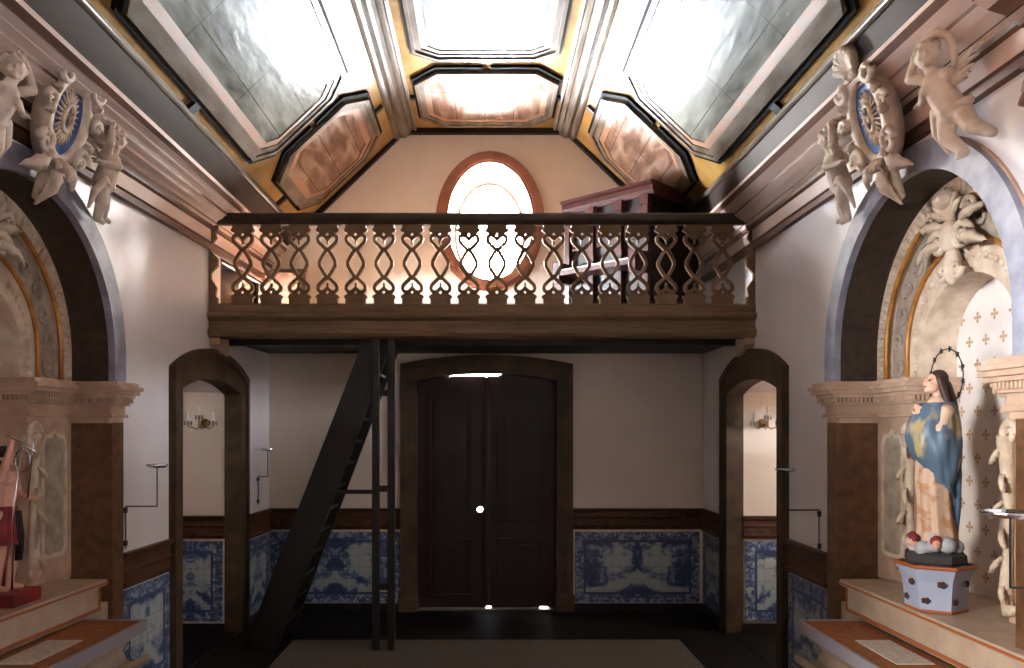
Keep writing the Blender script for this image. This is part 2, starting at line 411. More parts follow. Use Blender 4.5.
# cornices
XF = Matrix.Identity(4)
CP = [(0,3.88),(.05,3.88),(.055,3.915),(.03,3.925),(.03,3.94),(.045,3.95),(.03,3.965),(.03,4.075),(.06,4.085),(.065,4.11),(.10,4.125),(.10,4.135),(.17,4.165),(.22,4.20),(.22,4.225),(.27,4.25),(.31,4.27),(.35,4.30),(.35,4.335),(.2,4.36),(0,4.36)]
CM = ['umber','umber','umber','umber','umber','umber','rose','umber','umber','rose','beam','rose','rose','umber','rose','rose','umber','rose','umber','umber','umber']
def cornice(name, s, y0, y1, k=1.0, dz=0, parts=CM):
    bm = B(); mats = [M['rose'], M['umber'], M['beam']]; idx = {'rose':0,'umber':1,'beam':2}
    def P(p, z, y):
        if s == 'right': return (2.6-p*k, y, z+dz)
        wx = 2.57+.05*(YB-y); return (-(wx-p/.35*(wx-2.35)*k), y, z+dz)
    a = [bm.verts.new(P(p,z,y0)) for p,z in CP]; b = [bm.verts.new(P(p,z,y1)) for p,z in CP]; n = len(CP)
    bm.faces.new(a); bm.faces.new(b[::-1])
    for i in range(n):
        f = bm.faces.new((a[i], a[(i+1)%n], b[(i+1)%n], b[i])); f.material_index = idx[parts[i]]
    struct(name, bm, mats)
cornice('trim_1', 'left', 3.0, YB)
cornice('trim_2', 'right', 3.78, YB)
CM2 = ['umber' if c == 'rose' and i % 3 else c for i, c in enumerate(CM)]
cornice('trim_3', 'right', 2.2, 3.78, 1.35, -.03, CM2)
# dark beams between cornice and ceiling
bm = B(); ext_y(bm, [(-2.36,4.325),(-2.22,4.47),(-2.22,4.56),(-2.6,4.56),(-2.6,4.325)], Y0, YB); struct('trim_4', bm, M['beam'])
bm = B(); ext_y(bm, [(2.25,4.33),(2.22,4.47),(2.22,4.56),(2.6,4.56),(2.6,4.33)], Y0, YB); struct('trim_5', bm, M['beam'])
for i, s in enumerate((-1, 1)):
    bm = B(); tube(bm, [(s*2.21,Y0,4.505),(s*2.21,YB,4.505)], .028); struct('trim_%d' % (6+i), bm, M['silver'], smooth=True)
# ribs on the folds
for i, s in enumerate((-1, 1)):
    bm = B()
    sl = -1.22/1.30
    def RP(w, h):   # w<0 on flat, w>0 on slope
        if w <= 0: return (s*(.95+w), 5.72-h)
        n_ = math.hypot(1, sl); return (s*(.95+w/n_-h*(.685*.9)), 5.72+w*sl/n_-h*.73)
    pts = []
    for w_, h_ in ((-.145,-.01),(-.145,.02),(-.12,.04),(-.10,.02),(-.085,.035),(-.06,.075),(-.03,.06),(-.015,.09),(.015,.10),(.035,.075),(.05,.09),(.08,.075),(.10,.03),(.12,.045),(.15,.04),(.175,.02),(.175,-.02),(.0,-.05)):
        pts.append(RP(w_, h_))
    ext_y(bm, pts, Y0, YB-.03); struct('trim_%d' % (8+i), bm, M['silver'])
# dark moulding where the ceiling meets the back wall
bm = B()
ol = [(-2.3,4.45),(-.95,5.73),(.95,5.73),(2.3,4.45)]; il = [(-2.3,4.37),(-.965,5.66),(.965,5.66),(2.3,4.37)]
pl = ol+il[::-1]
ext_y(bm, pl, YB-.07, YB); struct('trim_10', bm, M['wood_dk'])

# ================================================================== CEILING PANELS
def facet(k):
    if k == 0: return lambda a, y, h: (a, y, 5.72-h)
    n = math.hypot(1.30, 1.22); nx, nz = 1.22/n, 1.30/n
    return lambda a, y, h: (k*(a-nx*h), y, 5.72-(a-.95)*1.22/1.30-nz*h)
def ceiling_panel(label, k, poly, field, blackgaps, ticks, grp=None):
    F = facet(k)
    c = (sum(p[0] for p in poly)/len(poly), sum(p[1] for p in poly)/len(poly))
    t = thing('ceiling_panel', F(c[0], c[1], 0), label, 'ceiling panel', grp)
    n = len(poly)
    p1, p2, p3, p4 = inset(poly, .035), inset(poly, .075), inset(poly, .09), inset(poly, .145)
    bm = B()
    ringsolid(bm, poly, p1, lambda a,y:F(a,y,-.01), lambda a,y:F(a,y,.06)); ringsolid(bm, p1, p3, lambda a,y:F(a,y,-.01), lambda a,y:F(a,y,.045))
    obj('frame', bm, M['silver'], t)
    bm = B(); ringsolid(bm, p3, p4, lambda a,y:F(a,y,-.01), lambda a,y:F(a,y,.035)); obj('painted_border', bm, M['orange'], t)
    bm = B(); ext(bm, p4, lambda a,y:F(a,y,-.01), lambda a,y:F(a,y,.026))
    uv = bm.loops.layers.uv.new('UVMap'); sl = math.hypot(1.30,1.22)/1.30 if k else 1
    for f in bm.faces:
        for l in f.loops: l[uv].uv = (l.vert.co.x*sl*(k or 1), l.vert.co.y)
    obj('painted_field', bm, field, t)
    # black strip around, broken where a light batten joins the next panel
    q0 = inset(poly, -.010); q1 = [(a, y+.05*(1 if y > c[1] else -1)) for a, y in inset(poly, -.03)]
    for i in range(n):
        if i in blackgaps: 
            segs = [(0,.46),(.54,1)]
        else: segs = [(0,1)]
        for a, b in segs:
            A0, A1 = Vector(q0[i]), Vector(q0[(i+1)%n]); B0, B1 = Vector(q1[i]), Vector(q1[(i+1)%n])
            quad = [tuple(A0.lerp(A1,a)), tuple(A0.lerp(A1,b)), tuple(B0.lerp(B1,b)), tuple(B0.lerp(B1,a))]
            bm = B(); ext(bm, quad, lambda a,y:F(a,y,-.01), lambda a,y:F(a,y,.03)); obj('black_strip', bm, M['black'], t)
    for (a0, a1, y, wd) in ticks:
        bm = B(); ext(bm, [(a0,y-wd),(a1,y-wd),(a1,y+wd),(a0,y+wd)], lambda a,y:F(a,y,-.01), lambda a,y:F(a,y,.035)); obj('strap', bm, M['wood_dk'], t)
    return t
def octo(a0, a1, y0, y1, ca, cy): return [(a0+ca,y0),(a1-ca,y0),(a1,y0+cy),(a1,y1-cy),(a1-ca,y1),(a0+ca,y1),(a0,y1-cy),(a0,y0+cy)]
for k, nm in ((-1,'left'),(1,'right')):
    ceiling_panel('large octagonal grey painted panel on the %s slope of the ceiling' % nm, k, octo(1.29, 2.13, 4.45, 7.43, .15, .22), M['panel_grey'], (4,), [(2.15,2.24,5.95,.05),(1.13,1.25,5.95,.03)])
    ceiling_panel('small brown octagonal panel on the %s ceiling slope near the back wall' % nm, k, octo(1.2, 2.09, 7.68, 9.2, .18, .3), M['panel_brown'], (0,), [(2.12,2.24,8.45,.03),(1.1,1.17,8.45,.03)])
ceiling_panel('large pale panel with cut corners on the flat centre of the ceiling', 0, octo(-.68, .69, 4.7, 7.62, .22, .16), M['panel_mid'], (), [])
ceiling_panel('small pale octagonal panel on flat ceiling centre above the oval window', 0, octo(-.72, .75, 7.9, 9.27, .24, .26), M['panel_brown'], (0,), [(-.80,-.745,8.55,.03),(.775,.81,8.55,.03)])

# ================================================================== GALLERY
gt = thing('choir_gallery', (0, YG, 3.05), 'brown wooden choir gallery with sawn fretwork balustrade spanning the nave under oval window', 'gallery')
XL, XR = -2.655, 2.6
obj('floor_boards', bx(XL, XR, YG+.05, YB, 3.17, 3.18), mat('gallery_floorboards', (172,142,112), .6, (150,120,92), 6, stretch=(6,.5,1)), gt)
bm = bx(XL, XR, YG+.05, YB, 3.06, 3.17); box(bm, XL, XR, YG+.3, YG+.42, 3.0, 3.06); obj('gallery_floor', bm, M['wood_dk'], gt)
bm = B(); ext_x(bm, [(YG+.06,3.03),(YG-.02,3.05),(YG-.04,3.08),(YG-.04,3.11),(YG,3.125),(YG,3.20),(YG-.03,3.215),(YG-.05,3.24),(YG-.05,3.265),(YG-.01,3.28),(YG-.01,3.35),(YG+.02,3.37),(YG+.06,3.37)], XL, XR)
obj('front_beam', bm, M['wood'], gt)
bm = B(); ext_x(bm, [(YG-.04,4.15),(YG-.05,4.17),(YG-.05,4.21),(YG-.03,4.23),(YG+.07,4.23),(YG+.09,4.21),(YG+.09,4.17),(YG+.08,4.15),(YG+.05,4.125),(YG-.01,4.125)], XL, XR)
obj('handrail', bm, mat('rail_wood', (62,46,34), .5, (50,36,27), 5), gt)
def ribbon(bm, pts, wd, y0, y1, closed=False):
    n = len(pts); P = [Vector(p) for p in pts]; L, R = [], []
    for i in range(n):
        if closed: t = (P[(i+1)%n]-P[i-1])
        else: t = P[min(i+1,n-1)]-P[max(i-1,0)]
        t.normalize(); nn = Vector((-t.y, t.x))*wd/2; L.append(P[i]+nn); R.append(P[i]-nn)
    m = n if closed else n-1
    V = [[bm.verts.new((q.x, y, q.y)) for q in arr] for arr in (L, R) for y in (y0, y1)]
    l0, l1, r0, r1 = V
    for i in range(m):
        j = (i+1) % n
        bm.faces.new((l0[i],l0[j],r0[j],r0[i])); bm.faces.new((l1[j],l1[i],r1[i],r1[j]))
        bm.faces.new((l0[j],l0[i],l1[i],l1[j])); bm.faces.new((r0[i],r0[j],r1[j],r1[i]))
    if not closed:
        for i in (0, n-1): bm.faces.new((l0[i], r0[i], r1[i], l1[i]))
def smoothpts(pts, it=2):
    for _ in range(it):
        o = []
        for i in range(len(pts)):
            a, b = pts[i], pts[(i+1) % len(pts)]
            o += [(a[0]*.75+b[0]*.25, a[1]*.75+b[1]*.25), (a[0]*.25+b[0]*.75, a[1]*.25+b[1]*.75)]
        pts = o
    return pts
def baluster_bm():
    bm = B(); y0, y1 = YG, YG+.04; W = .031
    heart = [(0,.515),(.05,.565),(.088,.60),(.094,.645),(.06,.672),(.022,.655),(0,.625),(-.022,.655),(-.06,.672),(-.094,.645),(-.088,.60),(-.05,.565)]
    Z = 3.36
    ribbon(bm, [(x, Z+z) for x, z in smoothpts(heart, 2)], W, y0, y1, True)
    ribbon(bm, [(x, Z+.785-z) for x, z in smoothpts(heart, 2)], W, y0, y1, True)
    dia = [(0,.535),(.045,.47),(.085,.39),(.045,.315),(0,.25),(-.045,.315),(-.085,.39),(-.045,.47)]
    ribbon(bm, [(x, Z+z) for x, z in smoothpts(dia, 1)], W, y0, y1, True)
    ell(bm, (0, YG+.02, Z+.53), (.018,.018,.022), seg=10); ell(bm, (0, YG+.02, Z+.256), (.018,.018,.022), seg=10)
    for sg, zz in ((1, Z+.61), (-1, Z+.175)):
        ribbon(bm, [(0, zz+sg*.04), (0, zz-sg*.03)], .016, y0, y1)
    top = [(-.098,.77),(-.098,.735),(-.112,.72),(-.112,.705),(-.088,.69),(-.06,.672),(-.03,.655),(0,.69),(.03,.655),(.06,.672),(.088,.69),(.112,.705),(.112,.72),(.098,.735),(.098,.77)]
    ext_y(bm, [(x, Z+z) for x, z in top], y0, y1)
    ext_y(bm, [(x, Z+.785-z-(.015 if z > .76 else 0)) for x, z in top], y0, y1)
    return bm
b0 = None
for i in range(18):
    x = (242.4-485)/104 + i*(723.2-242.4)/17/104
    if b0 is None:
        bm = baluster_bm(); b0 = obj('baluster', bm, M['wood'], gt); b0.location = (x, 0, 0)
    else:
        b = b0.copy(); col.objects.link(b); b.parent = gt; b.location = (x, 0, 0)
for s, X in ((1, XL), (-1, XR)):
    bm = B(); h = [(0,3.35),(.085,3.35),(.085,3.42),(.06,3.44),(.075,3.52),(.02,3.6),(.02,3.66),(.085,3.73),(.085,3.8),(.02,3.87),(.02,3.93),(.075,4.0),(.06,4.06),(.085,4.08),(.085,4.14),(0,4.14)]
    ext_y(bm, [(X+s*x, z) for x, z in h], YG, YG+.04); obj('end_board', bm, M['wood'], gt)
for X, s in ((XL, 1), (XR, -1)):
    bm = B(); ext_x(bm, [(YG+.02,3.05),(YG+.02,2.98),(YG+.12,2.9),(YG+.3,2.88),(YG+.3,3.05)], X+s*.0, X+s*.1); obj('corbel', bm, M['stone'], gt)

# harmonium standing cornerwise on the gallery
def loc_xf(x, y, z, a): return Matrix.Translation((x, y, z)) @ Matrix.Rotation(a, 4, 'Z')
ang = math.atan2(8.0-8.81, 1.70-.88)
XF = loc_xf((.88+1.70)/2, (8.0+8.81)/2, 3.18, ang) @ Matrix.Diagonal((1, 1, .9, 1))   # local x along the front, y into the case
t = thing('pump_organ', (0,0,0), 'dark red wooden pump organ standing cornerwise on the gallery behind the balustrade', 'organ')
bm = bx(-.53,.53,.02,.93,.06,1.50); box(bm,-.55,.55,0,.95,0,.08); obj('case', bm, M['organ_dk'], t)
bm = B(); ext_x(bm, [(-.02,1.48),(-.05,1.53),(-.05,1.58),(-.08,1.60),(-.08,1.63),(.95,1.63),(.95,1.48)], -.58, .58); obj('crown', bm, M['organ'], t)
for x in (-.52,-.2,.16,.48):
    bm = bx(x-.035,x+.035,-.04,.02,.08,1.5,.006); box(bm, x-.05,x+.05,-.055,.02,1.38,1.48); box(bm, x-.05,x+.05,-.055,.02,.85,.92); obj('pilaster', bm, M['organ'], t)
for x0, x1 in ((-.47,-.25),(-.15,.11),(.21,.43)):
    bm = B(); q = [(x0,1.02),(x1,1.02),(x1,1.34),(x0,1.34)]; ringsolid(bm, q, inset(q,.025), lambda x,z:(x,.025,z), lambda x,z:(x,-.01,z)); obj('panel_frame', bm, M['organ'], t)
bm = bx(-.5,.5,-.26,.02,.68,.74,.008); box(bm,-.52,-.44,-.27,.02,.60,.84); box(bm,.44,.52,-.27,.02,.60,.84); obj('key_shelf', bm, M['organ'], t)
bm = B()
for i in range(36): box(bm, -.43+i*.0239, -.43+i*.0239+.022, -.24,-.08,.74,.758)
k_ = obj('keys', bm, M['ivory'], t)
bm = B()
for i in range(35):
    if i % 7 in (2, 6): continue
    box(bm, -.415+i*.0239, -.415+i*.0239+.012, -.18,-.08,.758,.77)
obj('black_keys', bm, M['black'], k_)
XF = Matrix.Identity(4)
# orange-brown reading desk at the left end of the gallery
t = thing('reading_desk', (-2.3, 9.25, 3.18), 'orange-brown wooden reading desk behind the left end of the gallery balustrade', 'desk')
bm = B(); ext_x(bm, [(9.0,3.88),(9.48,4.02),(9.48,4.06),(9.0,3.92)], -2.5, -2.1); obj('desk_top', bm, M['orangewood'], t)
bm = B(); ext_x(bm, [(9.04,3.5),(9.45,3.5),(9.45,4.01),(9.04,3.89)], -2.48, -2.12); obj('desk_case', bm, M['orangewood'], t)
for x in (-2.47,-2.16):
    for y in (9.06,9.40): obj('leg', bx(x,x+.04,y,y+.04,3.18,3.5), M['orangewood'], t)

# ================================================================== STAIR under the gallery
t = thing('gallery_staircase', (-2.2, 8.1, 0), 'steep dark wooden stair climbing to the gallery, left of the main door', 'staircase')
for y in (7.85, 8.5):
    bm = B(); ext_y(bm, [(-2.37,0),(-2.04,0),(-.92,2.99),(-1.21,2.99)], y, y+.05); obj('stringer', bm, M['wood_dk'], t)
for i in range(12):
    z = .22+i*.225; x = -2.19+(z/3.0)*1.12
    obj('tread', bx(x-.13, x+.13, 7.90, 8.5, z, z+.03), M['wood_dk'], t)
t = thing('newel_frame', (-1.0, 7.77, 0), 'pair of dark upright posts joined by rails, between the stair and main door', 'post frame')
for x in (-1.06,-.91): obj('post', bx(x-.035,x+.035,7.74,7.80,0,3.025,.005), M['wood_dk'], t)
for z in (2.48, 1.55, .6): obj('rail', bx(-1.06,-.91,7.755,7.79,z,z+.06), M['wood_dk'], t)
obj('long_rail', bx(-1.55,-1.06,7.755,7.785,1.53,1.57), M['wood_dk'], t)

# ================================================================== MAIN DOOR
t = thing('door_1', (.02, YB, 0), None, None, kind='structure')
bm = B(); o_ = segarch(1.02, 0, 2.93, 3.04, c=.02); i_ = segarch(.83, 0, 2.735, 2.82, c=.02)
ringsolid(bm, o_, i_, lambda x,z:(x,YB+.05,z), lambda x,z:(x,YB-.05,z), True); 
o2 = segarch(1.02, 0, 2.93, 3.04, c=.02); i2 = segarch(.95, 0, 2.86, 2.96, c=.02); ringsolid(bm, o2, i2, lambda x,z:(x,YB-.02,z), lambda x,z:(x,YB-.075,z), True)
box(bm,-1.02,-.8,YB-.08,YB+.02,0,.2); box(bm,.84,1.06,YB-.08,YB+.02,0,.2)
obj('door_frame', bm, M['frame'], t)
KH = (-.06, 1.19)
for s in (-1, 1):
    x0, x1 = (-.82, .015) if s < 0 else (.025, .86)
    bm = B(); y0, y1 = YB+.12, YB+.17
    def top(x):
        full = 2.735+.085*(1-((x-.02)/.83)**2)+.008
        return min(full, 2.80+(.0 if -.5 < x < .2 else .1))
    outer = ([(x0,.013),(x1,.013)] if s < 0 else [(x0,.028),(x0+.05,.028),(x0+.05,.013),(.66,.013),(.66,.026),(.76,.026),(.76,.013),(x1,.013)])+[(x1+(x0-x1)*i/14, top(x1+(x0-x1)*i/14)) for i in range(15)]
    if s < 0: holed(bm, outer, [(oval(*KH,.03,.03,16),)*2], lambda x,z:(x,y0,z), lambda x,z:(x,y1,z))
    else: ext_y(bm, outer, y0, y1)
    lf = obj('door_leaf', bm, M['door'], t)
    for (za, zb, arch) in ((.15,.85,0),(1.0,2.5,1)):
        xa, xb = x0+.14, x1-.16
        q = segarch((xb-xa)/2, za, zb, zb+.12, c=(xa+xb)/2) if arch else [(xa,za),(xb,za),(xb,zb),(xa,zb)]
        bm = B(); ringsolid(bm, q, inset(q,.03), lambda x,z:(x,y0,z), lambda x,z:(x,y0-.025,z))
        ext_y(bm, inset(q,.08), y0+.001, y0-.018); obj('panel_moulding', bm, M['door'], lf)
    if s > 0: bm = bx(x0-.03,x0+.03,y0-.03,y0,.035,2.785,.008); obj('cover_strip', bm, M['door'], lf)
bm = bx(-.82,.86,YB+.0,YB+.3,0,.012); obj('threshold', bm, M['frame'], t)

# ================================================================== DADO, TILES
def tile_panel(label, mapf, hw, z0, z1, seed, grp=None, th=.015):
    """mapf(a, z, h): a along the wall, h out of it"""
    hh = (z1-z0)/2; bm = B(); zc = (z0+z1)/2
    ps = [(-hw,z0),(hw,z0),(hw,z1),(-hw,z1)]
    uv = bm.loops.layers.uv.new('UVMap')
    f = [bm.verts.new(mapf(a,z,th)) for a,z in ps]; b = [bm.verts.new(mapf(a,z,.0005)) for a,z in ps]
    def fc(vs, us):
        q = bm.faces.new(vs)
        for l, u in zip(q.loops, us): l[uv].uv = u
    uvs = [(a, z-zc) for a, z in ps]
    fc(f, uvs); fc(b[::-1], uvs[::-1])
    for i in range(4): fc((f[i], b[i], b[(i+1)%4], f[(i+1)%4]), [uvs[i], uvs[i], uvs[(i+1)%4], uvs[(i+1)%4]])
    o = obj('tile_panel', bm, azulejo('azulejo_%d' % seed, hw, hh, seed*3.7)); return tag(o, label, 'tile panel', grp)
back = lambda c: (lambda a, z, h: (c+a, YB-h, z))
tile_panel('blue and white tile panel on the back wall right of the main door', back(1.81), .74, .10, .94, 1)
tile_panel('blue and white tile panel on back wall behind the stair', back(-1.78), .77, .10, .94, 2)
def strip(bm, f, a0, a1, zb=.97, zt=1.22):
    """moulded wooden dado rail: f(a,z,h)"""
    pr = [(zb,0),(zb,.03),(zb+.03,.045),(zb+.05,.02),(zb+.12,.02),(zb+.13,.035),(zb+.15,.02),(zt-.05,.02),(zt-.03,.05),(zt,.055),(zt,0)]
    ext(bm, pr, lambda z,h:f(a0,z,h), lambda z,h:f(a1,z,h))
n_tr = 11
for a0, a1 in ((-2.57,-1.0),(1.04,2.6)):
    bm = B(); strip(bm, back(0), a0, a1); struct('trim_%d' % n_tr, bm, M['trimwood']); n_tr += 1
    bm = bx(a0, a1, YB-.03, YB+.01, 0, .09); struct('baseboard_back_%s' % ('left' if a0 < 0 else 'right'), bm, M['wood_dk'])
for s in ('left', 'right'):
    XF = side(s, 0)
    wf = lambda c: (lambda a, z, h: (-h, c+a, z))
    for (y0, y1, nm) in ((8.68, 9.5, 'between the back corner and the doorway'), (6.02, 6.83, 'between the doorway and the altar')):
        bm = B(); strip(bm, wf(0), y0, y1, .95, 1.22); struct('trim_%d' % n_tr, bm, M['trimwood']); n_tr += 1
        bm = bx(-.03, .01, y0, y1, 0, .09); struct('baseboard_%s' % s, bm, M['wood_dk'])
        tile_panel('blue and white tile panel on the %s wall %s' % (s, nm), wf((y0+y1)/2), (y1-y0)/2-.005, .10, .93, n_tr)
    XF = Matrix.Identity(4)

# ================================================================== SIDE DOORWAYS and the rooms behind
def side_room(s, n):
    global XF, n_tr
    XF = side(s, DY)
    t = thing('door_%d' % n, (0, 0, 0), None, None, kind='structure')
    bm = B(); o_ = segarch(.915, 0, 2.70, 2.93); i_ = segarch(.725, 0, 2.52, 2.64)
    ringsolid(bm, o_, i_, lambda u,z:(-.04,u,z), lambda u,z:(.14,u,z), True)
    ringsolid(bm, segarch(.915, 0, 2.70, 2.93), segarch(.86, 0, 2.64, 2.87), lambda u,z:(-.065,u,z), lambda u,z:(-.03,u,z), True)
    obj('door_frame', bm, M['frame'], t)
    # room: far wall faces the nave entrance
    far = .735; dpt = 2.0
    bm = B(); box(bm, .14, dpt, far, far+.08, -.0, 3.2); 
    struct('wall_room_%s_far' % s, bm, M['plaster_back'])
    struct('wall_room_%s_near' % s, bx(.62, dpt, -1.0, -.92, 0, 3.2), M['plaster_back'])
    bm = B()
    hl = [(-.45,1.9),(-.15,1.9),(-.15,2.3),(-.45,2.3)] if s == 'right' else [(-.35,2.2),(-.2,2.2),(-.2,2.35),(-.35,2.35)]  # unseen openings added to let daylight into the side rooms
    holed(bm, [(-1,0),(far+.08,0),(far+.08,3.2),(-1,3.2)], [(hl,hl)], lambda u,z:(dpt,u,z), lambda u,z:(dpt+.1,u,z))
    struct('wall_room_%s_outer' % s, bm, M['plaster_back'])
    struct('ceiling_room_%s' % s, bx(.14, dpt+.1, -1, far+.08, 3.2, 3.28), M['plaster_back'])
    struct('floor_room_%s' % s, bx(.0, dpt+.1, -1, far+.08, -.08, .005), M['floor'])
    f = lambda a, z, h: (a, far-h, z)
    bm = B(); strip(bm, f, .14, dpt, 1.0, 1.24); struct('trim_%d' % n_tr, bm, M['trimwood']); n_tr += 1
    tile_panel('blue and white tile panel seen inside the %s doorway' % s, lambda a,z,h:(.5+a, far-h, z), .34, .12, .97, 20+n)
    struct('baseboard_room_%s' % s, bx(.14, dpt, far-.03, far+.01, 0, .1), M['wood_dk'])
    # crystal sconce
    cx, cz = (.34, 2.22)
    t = thing('crystal_sconce', (cx, far, cz), 'crystal wall sconce with candle cups inside the %s doorway' % s, 'wall sconce')
    bm = B(); lathe(bm, [(.01,-.0),(.05,-.01),(.045,-.03),(.02,-.045)], (cx, far, cz), 16, 'y'); obj('back_plate', bm, M['brass'], t)
    for dx, dz, L in ((-.13,.02,.14),(0,.08,.18),(.13,.02,.14)):
        bm = B(); tube(bm, [(cx, far-.03, cz), (cx+dx*.5, far-L*.6, cz-.06), (cx+dx, far-L, cz-.03), (cx+dx, far-L, cz+dz)], .007, 8)
        a = obj('arm', bm, M['brass'], t, smooth=True)
        bm = B(); lathe(bm, [(.006,0),(.035,.012),(.03,.02),(.012,.02),(.012,.09),(.004,.1)], (cx+dx, far-L, cz+dz), 12); obj('candle_cup', bm, M['ivory'], a, smooth=False)
        bm = B()
        for j in range(6):
            an = j*PI/3; lathe(bm, [(.001,-.05),(.009,-.03),(.004,-.0)], (cx+dx+.035*math.cos(an), far-L+.035*math.sin(an), cz+dz+.005), 6)
        obj('crystal_drop', bm, M['crystal'], a)
    XF = Matrix.Identity(4)
side_room('left', 2); side_room('right', 3)

# ================================================================== SIDE ALTARS
Z0, ZC = 2.68, 2.50     # ellipse centre and top of the capitals
def arc(a, zt, zb=ZC, n=36):
    return archloop(a, zb, Z0, zt, n)
def spiral(bm, c, r0, turns, e1, e2, rad=.012, n=22, hand=1):
    e1, e2 = Vector(e1), Vector(e2); pts = []; rr = []
    for i in range(n):
        t = i/(n-1); a = hand*turns*2*PI*t; r = r0*(1-.88*t)
        pts.append(Vector(c)+e1*(r*math.cos(a))+e2*(r*math.sin(a))); rr.append(rad*(1.15-.6*t))
    tube(bm, pts, rr, 8)
def leaf(bm, base, tip, wid, up, curl=.04):
    base, tip, up = Vector(base), Vector(tip), Vector(up); ax = tip-base; sd = ax.cross(up).normalized()
    L = []; N = 8
    for i in range(N+1):
        t = i/N; w_ = wid*math.sin(PI*min(1, t*.92+.08))**.7*(1+.18*math.sin(t*22)); c = base+ax*t+up*(curl*math.sin(t*PI*1.1))
        L.append([bm.verts.new(c-sd*w_-up*.006), bm.verts.new(c+up*.014), bm.verts.new(c+sd*w_-up*.006), bm.verts.new(c-up*.012)])
    for a, b in zip(L, L[1:]):
        for k in range(4): bm.faces.new((a[k], a[(k+1)%4], b[(k+1)%4], b[k]))
    bm.faces.new(L[0]); bm.faces.new(L[-1][::-1])
def alongarch(a, zt, m, zb=ZC):
    pts = [Vector(p) for p in arc(a, zt, zb, 80)]; ds = [0]
    for p, q in zip(pts, pts[1:]): ds.append(ds[-1]+(q-p).length)
    out = []
    for k in range(m):
        d = ds[-1]*(k+.5)/m; i = max(j for j in range(len(ds)) if ds[j] <= d); i = min(i, len(pts)-2)
        t = (d-ds[i])/(ds[i+1]-ds[i]); p = pts[i].lerp(pts[i+1], t); tg = (pts[i+1]-pts[i]).normalized(); out.append((p, tg))
    return out
